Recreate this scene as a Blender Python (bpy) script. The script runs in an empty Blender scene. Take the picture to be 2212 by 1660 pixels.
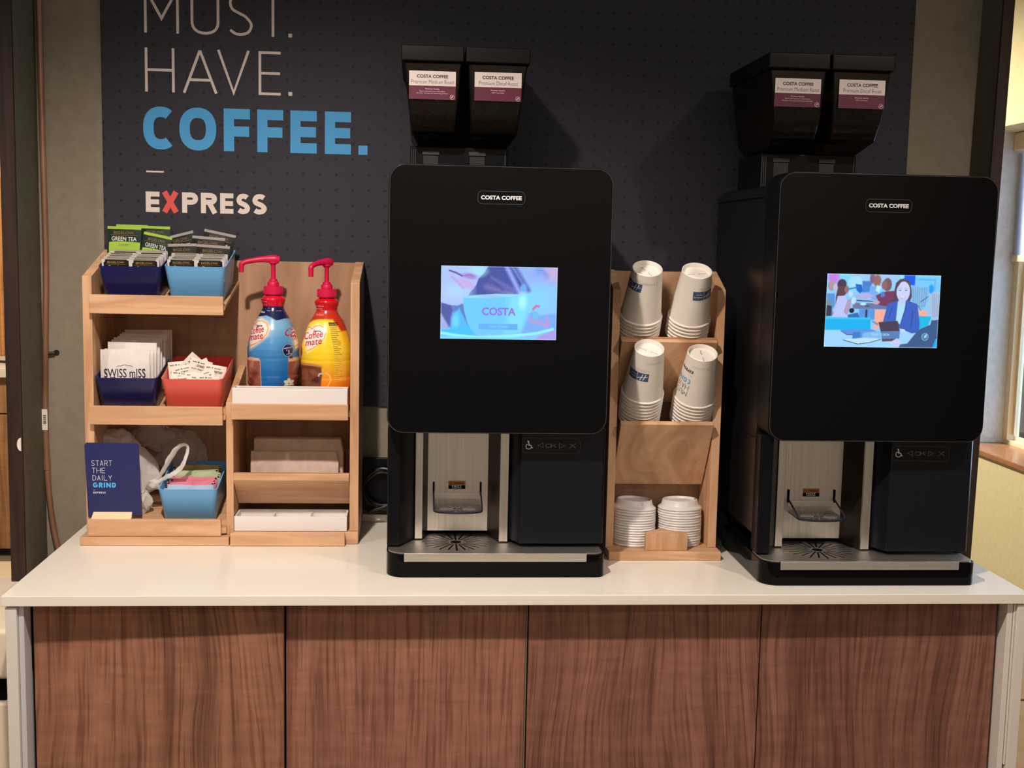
import bpy, bmesh, math, random
import numpy as np
from mathutils import Vector, Matrix, noise
random.seed(7)
PI = math.pi
COL = bpy.context.scene.collection
SC = bpy.context.scene
Z0 = 0.92                      # counter top above the floor; all sizes below are measured from the counter top

# ------------------------------------------------------------------ camera
RX = Vector((0.99664, -0.07917, 0.0)); 
def cam_axes(y=0.0793, p=0.1145, r=0.0209):
    f = Vector((math.sin(y)*math.cos(p), math.cos(y)*math.cos(p), -math.sin(p)))
    rt = Vector((math.cos(y), -math.sin(y), 0)); up = rt.cross(f)
    return math.cos(r)*rt + math.sin(r)*up, -math.sin(r)*rt + math.cos(r)*up, f
CR, CU, CF = cam_axes()
CP = Vector((0.705, -2.063, 0.614)); FPX = 2600.0
cam = bpy.data.cameras.new('camera'); camo = bpy.data.objects.new('camera', cam); COL.objects.link(camo)
cam.sensor_width = 36; cam.lens = FPX/2212*36; cam.clip_start = .05; cam.clip_end = 60
m = Matrix((CR, CU, -CF)).transposed().to_4x4(); m.translation = CP + Vector((0, 0, Z0)); camo.matrix_world = m
SC.camera = camo
def U(px, py, ax, val):
    """photo pixel -> point on the plane axis=val (counter frame)"""
    d = CR*((px-1106)/FPX) - CU*((py-830)/FPX) + CF
    return CP + d*((val-CP[ax])/d[ax])

# ------------------------------------------------------------------ light, world, exposure
SC.view_settings.view_transform = 'Standard'; SC.view_settings.look = 'None'
SC.view_settings.gamma = 1; SC.view_settings.use_curve_mapping = False
SC.view_settings.exposure = -0.22
w = bpy.data.worlds.new('world'); SC.world = w; w.use_nodes = True
w.node_tree.nodes['Background'].inputs[0].default_value = (1.0, .95, .89, 1)
w.node_tree.nodes['Background'].inputs[1].default_value = 0.19
def spot(x, y, z, power, col, rad=.035, ang=100, tgt=None, blend=.6):
    l = bpy.data.lights.new('downlight_or_fill', 'SPOT'); l.energy = power; l.color = col; l.shadow_soft_size = rad
    l.spot_size = math.radians(ang); l.spot_blend = blend
    o = bpy.data.objects.new('downlight_or_fill', l); COL.objects.link(o); o.location = (x, y, z+Z0)
    t = Vector(tgt) if tgt else Vector((x, y, 0)); o.rotation_euler = (t-Vector((x, y, z))).to_track_quat('-Z', 'Y').to_euler()
    return o
WARM = (1.0, .88, .79)
spot(.37, -.90, 1.60, 150, WARM, ang=112, tgt=(.45, -.42, 0))
spot(-1.15, -.90, 1.60, 66, WARM, ang=112, tgt=(-1.0, -.4, 0))
spot(1.95, -.90, 1.60, 48, WARM, ang=112, tgt=(1.9, -.4, 0))
spot(.2, -2.6, 1.6, 34, WARM, ang=58, rad=.1, tgt=(.3, 0, -.75), blend=1)  # fill spot added behind the camera to lift the door fronts
spot(1.5, -2.6, 1.6, 22, WARM, ang=58, rad=.1, tgt=(1.4, 0, -.75), blend=1)  # second added fill spot, for the right-hand doors
for x_ in (-.9, .9, 2.6): spot(x_, -3.3, 1.6, 70, WARM, rad=.05, ang=140, tgt=(x_, -4.2, 0))     # spots added to light the unseen far wall, for reflections in the steel
def area(loc, tgt, sx, sy, power, col):
    l = bpy.data.lights.new('daylight', 'AREA'); l.shape = 'RECTANGLE'; l.size = sx; l.size_y = sy; l.energy = power; l.color = col
    o = bpy.data.objects.new('daylight', l); COL.objects.link(o); o.location = Vector(loc)+Vector((0, 0, Z0))
    o.rotation_euler = (Vector(tgt)-Vector(loc)).to_track_quat('-Z', 'Z').to_euler(); return o
area((3.6, .8, .7), (2.4, .75, .4), 3.4, 2.0, 190, (.55, .74, 1.0))      # sky light outside the window on the right
spot(1.5, 1.9, 1.6, 340, (1.0, .93, .80), rad=.08, ang=110, tgt=(2.4, 1.2, -.7), blend=1)   # unseen spot added to brighten the yellow wall
spot(-1.0, 2.6, 1.5, 200, (1.0, .82, .6), rad=.08, ang=130, tgt=(-1.2, 3.6, 0))  # kitchenette downlight

# ------------------------------------------------------------------ materials
MATS = {}
def mat(name, col=(.5,.5,.5), rough=.5, metal=0., spec=.5, emit=None, es=0., trans=0., ior=1.45, coat=0., alpha=1., sss=0.):
    if name in MATS: return MATS[name]
    m = bpy.data.materials.new(name); m.use_nodes = True; b = m.node_tree.nodes['Principled BSDF']
    b.inputs['Base Color'].default_value = (*col, 1); b.inputs['Roughness'].default_value = rough
    b.inputs['Metallic'].default_value = metal; b.inputs['Specular IOR Level'].default_value = spec
    b.inputs['Transmission Weight'].default_value = trans; b.inputs['IOR'].default_value = ior
    b.inputs['Coat Weight'].default_value = coat; b.inputs['Alpha'].default_value = alpha
    if sss: b.inputs['Subsurface Weight'].default_value = sss; b.inputs['Subsurface Scale'].default_value = .01
    if emit: b.inputs['Emission Color'].default_value = (*emit, 1); b.inputs['Emission Strength'].default_value = es
    MATS[name] = m; return m
def s2l(r, g, b):
    f = lambda c: (c/255/12.92) if c/255 <= .04045 else ((c/255+.055)/1.055)**2.4
    return (f(r), f(g), f(b))
def nn(m, t, **k):
    n = m.node_tree.nodes.new(t)
    for a, v in k.items(): setattr(n, a, v)
    return n
def noisy(name, c1, c2, scale, stretch=(1,1,1), rough=.5, detail=4, bump=0., bumpdist=.002, coat=0., dist=0., lo=.35, hi=.65, off=(0,0,0), metal=0., spec=.5, mid=None):
    """principled surface whose colour runs between c1 and c2 along a (stretched) noise"""
    if name in MATS: return MATS[name]
    m = mat(name, c1, rough, metal, spec, coat=coat); L = m.node_tree.links; b = m.node_tree.nodes['Principled BSDF']
    tc = nn(m, 'ShaderNodeTexCoord'); mp = nn(m, 'ShaderNodeMapping'); no = nn(m, 'ShaderNodeTexNoise'); cr = nn(m, 'ShaderNodeValToRGB')
    mp.inputs['Scale'].default_value = stretch; mp.inputs['Location'].default_value = off
    no.inputs['Scale'].default_value = scale; no.inputs['Detail'].default_value = detail; no.inputs['Distortion'].default_value = dist
    L.new(tc.outputs['Object'], mp.inputs['Vector']); L.new(mp.outputs[0], no.inputs['Vector']); L.new(no.outputs['Fac'], cr.inputs[0])
    cr.color_ramp.elements[0].position = lo; cr.color_ramp.elements[0].color = (*c1, 1)
    cr.color_ramp.elements[1].position = hi; cr.color_ramp.elements[1].color = (*c2, 1)
    if mid: e = cr.color_ramp.elements.new((lo+hi)/2); e.color = (*mid, 1)
    L.new(cr.outputs[0], b.inputs['Base Color'])
    if bump:
        bp = nn(m, 'ShaderNodeBump'); bp.inputs['Strength'].default_value = bump; bp.inputs['Distance'].default_value = bumpdist
        L.new(no.outputs['Fac'], bp.inputs['Height']); L.new(bp.outputs[0], b.inputs['Normal'])
    return m
def walnut(name, off, dark=(.085,.034,.022), light=(.30,.135,.085), warp=.9, fine=1.):
    """straight walnut veneer: broad figure + fine dark pores, grain upright"""
    if name in MATS: return MATS[name]
    m = mat(name, light, .42, spec=.35); L = m.node_tree.links; b = m.node_tree.nodes['Principled BSDF']
    tc = nn(m, 'ShaderNodeTexCoord'); mp = nn(m, 'ShaderNodeMapping'); L.new(tc.outputs['Object'], mp.inputs['Vector'])
    mp.inputs['Location'].default_value = off
    wn = nn(m, 'ShaderNodeTexNoise'); wn.inputs['Scale'].default_value = 2.6; wn.inputs['Detail'].default_value = 1.5
    mw = nn(m, 'ShaderNodeMapping'); mw.inputs['Scale'].default_value = (1.6, 1, .75); L.new(mp.outputs[0], mw.inputs['Vector']); L.new(mw.outputs[0], wn.inputs['Vector'])
    sx = nn(m, 'ShaderNodeSeparateXYZ'); L.new(mp.outputs[0], sx.inputs[0])
    w1 = nn(m, 'ShaderNodeMath', operation='MULTIPLY_ADD'); w1.inputs[1].default_value = warp*.42; L.new(wn.outputs['Fac'], w1.inputs[0]); L.new(sx.outputs['X'], w1.inputs[2])
    zz = nn(m, 'ShaderNodeMath', operation='MULTIPLY'); zz.inputs[1].default_value = .035; L.new(sx.outputs['Z'], zz.inputs[0])
    cx = nn(m, 'ShaderNodeCombineXYZ'); L.new(w1.outputs[0], cx.inputs['X']); L.new(zz.outputs[0], cx.inputs['Z'])
    n1 = nn(m, 'ShaderNodeTexNoise'); n1.inputs['Scale'].default_value = 26; n1.inputs['Detail'].default_value = 6; n1.inputs['Roughness'].default_value = .62; L.new(cx.outputs[0], n1.inputs['Vector'])
    n2 = nn(m, 'ShaderNodeTexNoise'); n2.inputs['Scale'].default_value = 150*fine; n2.inputs['Detail'].default_value = 3; L.new(cx.outputs[0], n2.inputs['Vector'])
    cr = nn(m, 'ShaderNodeValToRGB'); E = cr.color_ramp.elements
    E[0].position = .30; E[0].color = (*dark, 1); E[1].position = .72; E[1].color = (*light, 1)
    e = E.new(.5); e.color = tuple(dark[i]*.36+light[i]*.62 for i in range(3))+(1,)
    L.new(n1.outputs['Fac'], cr.inputs[0])
    r2 = nn(m, 'ShaderNodeValToRGB'); r2.color_ramp.elements[0].position = .36; r2.color_ramp.elements[0].color = (.62,.56,.54,1); r2.color_ramp.elements[1].position = .52; r2.color_ramp.elements[1].color = (1,1,1,1)
    L.new(n2.outputs['Fac'], r2.inputs[0])
    # cross-grain chatoyance
    mc = nn(m, 'ShaderNodeMapping'); mc.inputs['Scale'].default_value = (7, 1, 34); L.new(mp.outputs[0], mc.inputs['Vector'])
    n3 = nn(m, 'ShaderNodeTexNoise'); n3.inputs['Scale'].default_value = 2.2; n3.inputs['Detail'].default_value = 3; L.new(mc.outputs[0], n3.inputs['Vector'])
    r3 = nn(m, 'ShaderNodeValToRGB'); r3.color_ramp.elements[0].position = .35; r3.color_ramp.elements[0].color = (.94,.93,.92,1); r3.color_ramp.elements[1].position = .75; r3.color_ramp.elements[1].color = (1.18,1.17,1.15,1)
    L.new(n3.outputs['Fac'], r3.inputs[0])
    a = nn(m, 'ShaderNodeMixRGB', blend_type='MULTIPLY'); a.inputs[0].default_value = 1; L.new(cr.outputs[0], a.inputs[1]); L.new(r2.outputs[0], a.inputs[2])
    c = nn(m, 'ShaderNodeMixRGB', blend_type='MULTIPLY'); c.inputs[0].default_value = 1; L.new(a.outputs[0], c.inputs[1]); L.new(r3.outputs[0], c.inputs[2])
    L.new(c.outputs[0], b.inputs['Base Color']); return m
def attr_mat(name, emission=0., rough=.35, coat=0.):
    if name in MATS: return MATS[name]
    m = mat(name, (.5,.5,.5), rough, coat=coat); L = m.node_tree.links; b = m.node_tree.nodes['Principled BSDF']
    a = nn(m, 'ShaderNodeAttribute'); a.attribute_name = 'Col'
    if emission:
        b.inputs['Base Color'].default_value = (.005,.005,.005,1)
        L.new(a.outputs['Color'], b.inputs['Emission Color']); b.inputs['Emission Strength'].default_value = emission
    else: L.new(a.outputs['Color'], b.inputs['Base Color'])
    return m
MAPLE = dict(c1=s2l(188,142,104), c2=s2l(216,172,133))
M_mapv = noisy('maple_upright', scale=9, stretch=(3,3,.35), rough=.45, detail=5, dist=1.2, **MAPLE)
M_maph = noisy('maple_level', scale=9, stretch=(.35,3,3.6), rough=.45, detail=5, dist=1.1, **MAPLE)
M_mapfig = noisy('maple_figured', c1=s2l(184,138,100), c2=s2l(212,170,132), scale=6, stretch=(2.2,2,.5), rough=.42, detail=4, dist=2.0)
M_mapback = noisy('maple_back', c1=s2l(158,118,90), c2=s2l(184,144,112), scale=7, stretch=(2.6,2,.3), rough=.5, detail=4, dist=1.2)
M_pale = noisy('pale_wood', c1=s2l(226,190,148), c2=s2l(240,208,168), scale=20, stretch=(.3,3,3), rough=.5)
M_counter = mat('white_laminate', s2l(236,228,214), .22, spec=.45)
M_counterE = mat('white_edge', s2l(222,214,204), .4)
M_white = mat('white_plastic', s2l(232,226,222), .38)
M_black = mat('black_gloss', (.0025,.0026,.0032), .07, spec=.12)
M_blackm = mat('black_satin', (.004,.0045,.006), .32, spec=.14)
M_side = mat('black_side_panel', (.006,.006,.007), .28, spec=.4)
M_dark = mat('black_hole', (.002,.002,.002), .8, spec=.1)
M_line = mat('edge_line', (.09,.09,.09), .3)
M_grey = mat('icon_grey', (.17,.17,.17), .5)
M_icon = mat('icon_white', (.75,.75,.75), .5)
M_steel = noisy('brushed_steel', s2l(196,190,182), s2l(212,206,198), 30, (8,8,.12), .3, metal=1., lo=.3, hi=.7)
M_steelh = noisy('brushed_steel_level', s2l(200,194,186), s2l(216,210,202), 30, (.12,8,8), .42, metal=1., lo=.3, hi=.7)
M_chrome = mat('dark_chrome', (.018,.02,.028), .25, spec=.2)
M_lidblk = mat('hopper_lid_black', (.006,.0055,.005), .4, spec=.2)
M_red = mat('pump_red', s2l(206,24,72), .35)
M_lilac = mat('print_white', (.78,.76,.74), .6)
M_wht = mat('paper_white', s2l(228,220,210), .6)
M_cup = mat('cup_paper', s2l(232,224,214), .55)
M_lid = mat('lid_plastic', s2l(226,222,220), .35)
M_navy = mat('bin_navy', s2l(26,30,84), .28)
M_lblue = mat('bin_light_blue', s2l(108,174,226), .3)
M_coral = mat('bin_coral', s2l(232,96,82), .3)
M_nap = noisy('napkin_paper', s2l(196,172,156), s2l(208,186,170), 60, rough=.9, bump=.2)
M_beans = noisy('coffee_bean', (.016,.008,.004), (.04,.02,.012), 90, rough=.6, spec=.2)
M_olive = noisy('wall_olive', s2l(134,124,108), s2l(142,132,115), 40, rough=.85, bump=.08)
M_olive_shaded = noisy('wall_olive_shaded', s2l(92,88,70), s2l(98,94,76), 40, rough=.85)  # wall olive darkened: shade of the side returns put into the colour
M_yellow = noisy('wall_yellow', s2l(204,188,142), s2l(208,192,147), 60, rough=.9, bump=.12, bumpdist=.004)
M_jamb = noisy('jamb_plaster', s2l(206,208,204), s2l(216,218,214), 45, rough=.9, bump=.8, bumpdist=.006, detail=6)
M_casing = noisy('dark_casing', s2l(34,20,14), s2l(54,33,23), 20, (4,4,.2), .5)
M_sill = noisy('sill_wood', s2l(138,92,60), s2l(160,110,74), 14, (4,.4,4), .22)
M_cream = mat('cream_paint', s2l(240,220,178), .6)
M_copper = noisy('copper', s2l(128,88,68), s2l(176,132,106), 30, (1,1,.15), .4, metal=.35)
M_cable = mat('black_cable', (.006,.006,.006), .35)
M_floor = noisy('floor_tile', s2l(120,104,86), s2l(132,116,98), 6, rough=.5)
M_bag = None
INKS = {}
def ink(r, g, b): 
    k = 'ink_%d_%d_%d' % (r, g, b); return mat(k, s2l(r, g, b), .5)

# ------------------------------------------------------------------ mesh builder
class MB:
    def __init__(s): s.v = []; s.f = []
    def add(s, vs, fs):
        n = len(s.v); s.v += [tuple(p) for p in vs]; s.f += [tuple(i+n for i in f) for f in fs]; return s
    def box(s, x0, x1, y0, y1, z0, z1):
        if x0 > x1: x0, x1 = x1, x0
        vs = [(x, y, z) for x in (x0, x1) for y in (y0, y1) for z in (z0, z1)]
        return s.add(vs, [(0,1,3,2),(4,6,7,5),(0,4,5,1),(2,3,7,6),(0,2,6,4),(1,5,7,3)])
    def prism(s, poly, ax, a, b):
        """poly of 2-D points in the two other axes, extruded along ax from a to b"""
        def P(p, t):
            q = list(p); q.insert(ax, t); return tuple(q)
        n = len(poly); vs = [P(p, a) for p in poly]+[P(p, b) for p in poly]
        fs = [tuple(range(n))[::-1], tuple(range(n, 2*n))]+[(i, (i+1) % n, (i+1) % n+n, i+n) for i in range(n)]
        return s.add(vs, fs)
    def lathe(s, prof, n=32, c=(0,0,0), close=False, M=None):
        vs = []; fs = []
        for r, z in prof:
            for i in range(n):
                a = 2*PI*i/n; p = Vector((c[0]+r*math.cos(a), c[1]+r*math.sin(a), c[2]+z)); vs.append(M@p if M else p)
        for j in range(len(prof)-1):
            for i in range(n): fs.append((j*n+i, j*n+(i+1) % n, (j+1)*n+(i+1) % n, (j+1)*n+i))
        if close: fs.append(tuple(range(n))[::-1]); fs.append(tuple(range((len(prof)-1)*n, len(prof)*n)))
        return s.add(vs, fs)
    def tube(s, pts, r, n=10, cap=True, flat=1.):
        pts = [Vector(p) for p in pts]; rs = r if isinstance(r, (list, tuple)) else [r]*len(pts); vs = []; fs = []; up = None
        for i, p in enumerate(pts):
            t = (pts[min(i+1, len(pts)-1)]-pts[max(i-1, 0)]).normalized()
            if up is None: up = t.orthogonal().normalized()
            up = (up-t*up.dot(t)).normalized(); sd = t.cross(up)
            for k in range(n):
                a = 2*PI*k/n; vs.append(p+up*math.cos(a)*rs[i]+sd*math.sin(a)*rs[i]*flat)
        for i in range(len(pts)-1):
            for k in range(n): fs.append((i*n+k, i*n+(k+1) % n, (i+1)*n+(k+1) % n, (i+1)*n+k))
        if cap: fs.append(tuple(range(n))[::-1]); fs.append(tuple(range((len(pts)-1)*n, len(pts)*n)))
        return s.add(vs, fs)
    def build(s, name, m, parent=None, bev=0., smooth=False, seg=2, origin=None, M=None):
        me = bpy.data.meshes.new(name); o = bpy.data.objects.new(name, me); COL.objects.link(o)
        off = Vector((0, 0, 0))
        if parent is not None:
            o.parent = parent; off = Vector(BASE.get(parent.name, (0, 0, 0)))
            if BASE.get(parent.name) == 'local': off = Vector((0, 0, 0))
        if origin is not None:
            off = Vector(origin)
        lz = Vector((0, 0, 0))
        if parent is None: o.location = off+Vector((0, 0, Z0)) 
        BASE[o.name] = tuple(off)
        vs = [Vector(v) - off for v in s.v]
        me.from_pydata([tuple(v) for v in vs], [], s.f)
        bm = bmesh.new(); bm.from_mesh(me); bmesh.ops.recalc_face_normals(bm, faces=bm.faces)
        if smooth:
            for f in bm.faces: f.smooth = True
            for e in bm.edges:
                if len(e.link_faces) == 2 and e.calc_face_angle(0) > math.radians(40): e.smooth = False
        bm.to_mesh(me); bm.free()
        me.materials.append(m if m else M_white)
        if bev:
            b = o.modifiers.new('bevel', 'BEVEL'); b.width = bev; b.segments = seg; b.limit_method = 'ANGLE'; b.angle_limit = math.radians(35)
            for p in me.polygons: p.use_smooth = True
            for e in me.edges: pass
            wn = o.modifiers.new('wn', 'WEIGHTED_NORMAL'); wn.keep_sharp = True
        return o
BASE = {}
def tag(o, label=None, cat=None, group=None, kind=None):
    if label: o['label'] = label
    if cat: o['category'] = cat
    if group: o['group'] = group
    if kind: o['kind'] = kind
    return o
def thing(name, label, cat, loc, group=None, kind=None, rot=None, local=False):
    o = bpy.data.objects.new(name, None); COL.objects.link(o); o.empty_display_size = .02
    o.location = (loc[0], loc[1], loc[2]+Z0); BASE[o.name] = tuple(loc)
    if rot is not None: o.rotation_euler = rot
    if local: BASE[o.name] = (0, 0, 0)
    return tag(o, label, cat, group, kind)
def box(name, m, parent, x0, x1, y0, y1, z0, z1, bev=0., **k): return MB().box(x0, x1, y0, y1, z0, z1).build(name, m, parent, bev, **k)
def copy_tree(o, parent=None):
    c = o.copy(); COL.objects.link(c); c.parent = parent
    for ch in [x for x in KIDS(o)]: copy_tree(ch, c)
    return c
def KIDS(o): return [x for x in list(COL.objects) if x.parent == o]

# ------------------------------------------------------------------ flat print: text, strokes, filled shapes
def ftext(s, w, h, bold=0., shear=0., cx=True):
    """text outlines -> (verts2d, faces), fitted to a w x h box centred on 0,0"""
    c = bpy.data.curves.new('t', 'FONT'); c.body = s; c.size = 1; c.offset = bold; c.shear = shear; c.resolution_u = 3
    o = bpy.data.objects.new('t', c); COL.objects.link(o); dg = bpy.context.evaluated_depsgraph_get()
    me = bpy.data.meshes.new_from_object(o.evaluated_get(dg)); v = [(p.co.x, p.co.y) for p in me.vertices]; f = [tuple(p.vertices) for p in me.polygons]
    bpy.data.objects.remove(o); bpy.data.curves.remove(c); bpy.data.meshes.remove(me)
    xs = [p[0] for p in v]; ys = [p[1] for p in v]; a, b, c0, d = min(xs), max(xs), min(ys), max(ys)
    return [((x-(a+b)/2)/(b-a)*w, (y-(c0+d)/2)/(d-c0)*h) for x, y in v], f
def ribbon(pts, w, closed=False):
    P = [Vector((p[0], p[1])) for p in pts]; n = len(P); vs = []
    for i in range(n):
        a = P[i-1] if (i > 0 or closed) else None; b = P[(i+1) % n] if (i < n-1 or closed) else None
        d1 = (P[i]-a).normalized() if a is not None else None; d2 = (b-P[i]).normalized() if b is not None else None
        if d1 is None: d1 = d2
        if d2 is None: d2 = d1
        n1 = Vector((-d1.y, d1.x)); n2 = Vector((-d2.y, d2.x)); q = (n1+n2)
        q = q.normalized() if q.length > 1e-6 else n1
        k = min(2.2, 1/max(.2, q.dot(n1))); q = q*k*w/2
        vs += [tuple(P[i]+q), tuple(P[i]-q)]
    fs = [(2*i, 2*i+1, 2*((i+1) % n)+1, 2*((i+1) % n)) for i in range(n if closed else n-1)]
    return vs, fs
def arc(cx, cy, rx, ry, a0, a1, n=18, e=2.):
    out = []
    for i in range(n+1):
        a = math.radians(a0+(a1-a0)*i/n); c, s = math.cos(a), math.sin(a)
        out.append((cx+rx*math.copysign(abs(c)**(2/e), c), cy+ry*math.copysign(abs(s)**(2/e), s)))
    return out
def crom(pts, k=6):
    out = []; P = [pts[0]]+list(pts)+[pts[-1]]
    for i in range(1, len(P)-2):
        for j in range(k):
            t = j/k; p0, p1, p2, p3 = P[i-1], P[i], P[i+1], P[i+2]
            out.append(tuple(.5*((2*p1[d])+(-p0[d]+p2[d])*t+(2*p0[d]-5*p1[d]+4*p2[d]-p3[d])*t*t+(-p0[d]+3*p1[d]-3*p2[d]+p3[d])*t**3) for d in range(len(p1))))
    out.append(tuple(pts[-1])); return out
def glyph(ch, w, h, s):
    """centre lines of a capital inside a w x h box, stroke s"""
    L, R, T, B = s/2, w-s/2, h-s/2, s/2; m = w/2; c = (T+B)/2
    if ch == 'M': return [[(L, 0), (L, h)], [(R, 0), (R, h)], [(L, h-s*.3), (m, h*.33), (R, h-s*.3)]]
    if ch == 'H': return [[(L, 0), (L, h)], [(R, 0), (R, h)], [(L, c), (R, c)]]
    if ch == 'A': return [[(L*.6, 0), (m, T)], [(m, T), (w-L*.6, 0)], [(m-.34*w, h*.30), (m+.34*w, h*.30)]]
    if ch == 'V': return [[(L*.6, h), (m, B), (w-L*.6, h)]]
    if ch == 'E': return [[(w, T), (L, T), (L, B), (w, B)], [(L, c), (w*.97, c)]]
    if ch == 'F': return [[(w, T), (L, T), (L, 0)], [(L, h*.47), (w*.97, h*.47)]]
    if ch == 'L': return [[(L, h), (L, B), (w, B)]]
    if ch == 'T': return [[(0, T), (w, T)], [(m, T), (m, 0)]]
    if ch == 'I': return [[(m, 0), (m, h)]]
    if ch == 'Y': return [[(L*.5, h), (m, h*.45), (w-L*.5, h)], [(m, h*.45), (m, 0)]]
    if ch == 'N': return [[(L, 0), (L, h)], [(L, T), (R, B)], [(R, 0), (R, h)]]
    if ch == 'X': return [[(L, h), (R, 0)], [(R, h), (L, 0)]]
    if ch == 'O': return [arc(m, c, m-s/2, c-s/2, 0, 360, 40, 2.35)]
    if ch == 'C': return [arc(m+.04*w, c, m-s/2+.04*w, c-s/2, 52, 308, 28, 2.4)]
    if ch == 'G': return [arc(m, c, m-s/2, c-s/2, 50, 300, 28, 2.4)+[(R, B+.1*h), (R, c), (m, c)]]
    if ch == 'U': return [[(L, h)]+arc(m, m*.9, m-s/2, m*.9-s/2, 180, 360, 18, 2.3)+[(R, h)]]
    if ch == 'D': return [[(L, B), (m, B)]+arc(m*.9, c, R-m*.9, c-s/2, -90, 90, 18, 2.3)+[(L, T), (L, 0)]]
    if ch == 'P': return [[(L, 0), (L, T), (m, T)]+arc(w*.55, h*.70, R-w*.55, T-h*.70, 90, -90, 14, 2.2)+[(L, 2*h*.70-T)]]
    if ch == 'R': return [[(L, 0), (L, T), (m, T)]+arc(w*.55, h*.71, R-w*.55, T-h*.71, 90, -90, 14, 2.2)+[(L, 2*h*.71-T)], [(m*1.0, 2*h*.71-T), (R+s*.1, 0)]]
    if ch == 'S': 
        q = [(.93, .90), (.72, .985), (.48, 1), (.2, .95), (.03, .77), (.12, .60), (.42, .505), (.72, .42), (.97, .24), (.84, .06), (.52, 0), (.24, .02), (.02, .1)]
        return [crom([(L+x*(R-L), B+y*(T-B)) for x, y in q], 4)]
    if ch == '.': return 'dot'
    return []
def word(letters, h, s, base=0.):
    """letters: list of (char, x0, x1) -> (verts, faces)"""
    V, F = [], []
    for ch, x0, x1 in letters:
        g = glyph(ch, x1-x0, h, s)
        if g == 'dot': g = [[((x1-x0)/2, 0), ((x1-x0)/2, x1-x0)]]; ss = x1-x0
        else: ss = s
        GV, GF = [], []
        for pl in g:
            closed = ch == 'O'
            v, f = ribbon(pl[:-1] if closed else pl, ss, closed)
            n = len(GV); GV += [(x0+a, base+b) for a, b in v]; GF += [tuple(i+n for i in q) for q in f]
        v, f = union((GV, GF)); n = len(V); V += v; F += [tuple(i+n for i in q) for q in f]
    return V, F
def union(vf):
    from mathutils.geometry import delaunay_2d_cdt
    V, F = vf; V = [Vector((a, b)) for a, b in V]; sc = 1/max(1e-6, max(max(abs(p.x), abs(p.y)) for p in V)); G = []
    for f in F:
        ar = sum(V[f[i]].x*V[f[(i+1) % len(f)]].y-V[f[(i+1) % len(f)]].x*V[f[i]].y for i in range(len(f)))
        if abs(ar)*sc*sc > 1e-10: G.append(list(f) if ar > 0 else list(f)[::-1])
    v, e, f, _a, _b, of = delaunay_2d_cdt([p*sc for p in V], [], G, 0, 1e-7)
    return [(p.x/sc, p.y/sc) for p in v], [tuple(q) for q, k in zip(f, of) if k]
def autoword(t, x0, h, s, base, adv=.72, gap=.2):
    wd = {'M': 1.0, 'I': .2, '.': .14, 'H': .78, 'N': .8, 'O': .85, 'G': .8, ' ': .4}; out = []; x = x0
    for ch in t:
        ww = wd.get(ch, .66)*h
        if ch != ' ': out.append((ch, x, x+ww))
        x += ww+gap*h
    return word(out, h, s, base)
def shape(poly, step=None):
    """filled polygon; step adds interior points so that it can be bent onto a curved surface"""
    from mathutils.geometry import delaunay_2d_cdt
    P = []; n = len(poly)
    for i in range(n):
        a, b = Vector(poly[i]), Vector(poly[(i+1) % n]); k = max(1, int((b-a).length/step)) if step else 1
        P += [a.lerp(b, j/k) for j in range(k)]
    n = len(P); E = [(i, (i+1) % n) for i in range(n)]; Q = list(P)
    if step:
        xs = [p.x for p in P]; ys = [p.y for p in P]; x = min(xs)+step/2
        while x < max(xs):
            y = min(ys)+step/2
            while y < max(ys): Q.append(Vector((x, y))); y += step
            x += step
    v, e, f, *_ = delaunay_2d_cdt(Q, E, [list(range(n))], 1, 1e-7)
    return [tuple(p) for p in v], [tuple(q) for q in f]
def merge(*vf):
    V, F = [], []
    for v, f in vf: n = len(V); V += list(v); F += [tuple(i+n for i in q) for q in f]
    return V, F
def shift(vf, dx, dy): return [(x+dx, y+dy) for x, y in vf[0]], vf[1]
def decal(name, vf, fn, m, parent=None, **k):
    v, f = vf; return MB().add([fn(x, y) for x, y in v], f).build(name, m, parent, **k)
def rrect(x0, x1, y0, y1, r, n=6):
    o = []
    for cx, cy, a in ((x1-r, y1-r, 0), (x0+r, y1-r, 90), (x0+r, y0+r, 180), (x1-r, y0+r, 270)):
        o += [(cx+r*math.cos(math.radians(a+90*i/n)), cy+r*math.sin(math.radians(a+90*i/n))) for i in range(n+1)]
    return o
def outline(poly, w): return ribbon(poly, w, True)

# ------------------------------------------------------------------ painted point grids (screens, bottle sleeves)
def sdf(poly, X, Y):
    """signed distance to polygon (negative inside), numpy"""
    P = np.array(poly, float); d = np.full(X.shape, 1e9); ins = np.zeros(X.shape, bool); n = len(P)
    for i in range(n):
        a, b = P[i], P[(i+1) % n]; e = b-a; wx, wy = X-a[0], Y-a[1]
        t = np.clip((wx*e[0]+wy*e[1])/(e@e+1e-12), 0, 1); d = np.minimum(d, (wx-e[0]*t)**2+(wy-e[1]*t)**2)
        c = ((a[1] <= Y) & (b[1] > Y)) | ((b[1] <= Y) & (a[1] > Y))
        with np.errstate(divide='ignore', invalid='ignore'): xi = a[0]+(Y-a[1])*e[0]/(e[1] if e[1] else 1e-12)
        ins ^= c & (X < xi)
    d = np.sqrt(d); return np.where(ins, -d, d)
def lin(c): 
    c = np.array(c, float)/255; return np.where(c <= .04045, c/12.92, ((c+.055)/1.055)**2.4)
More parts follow.
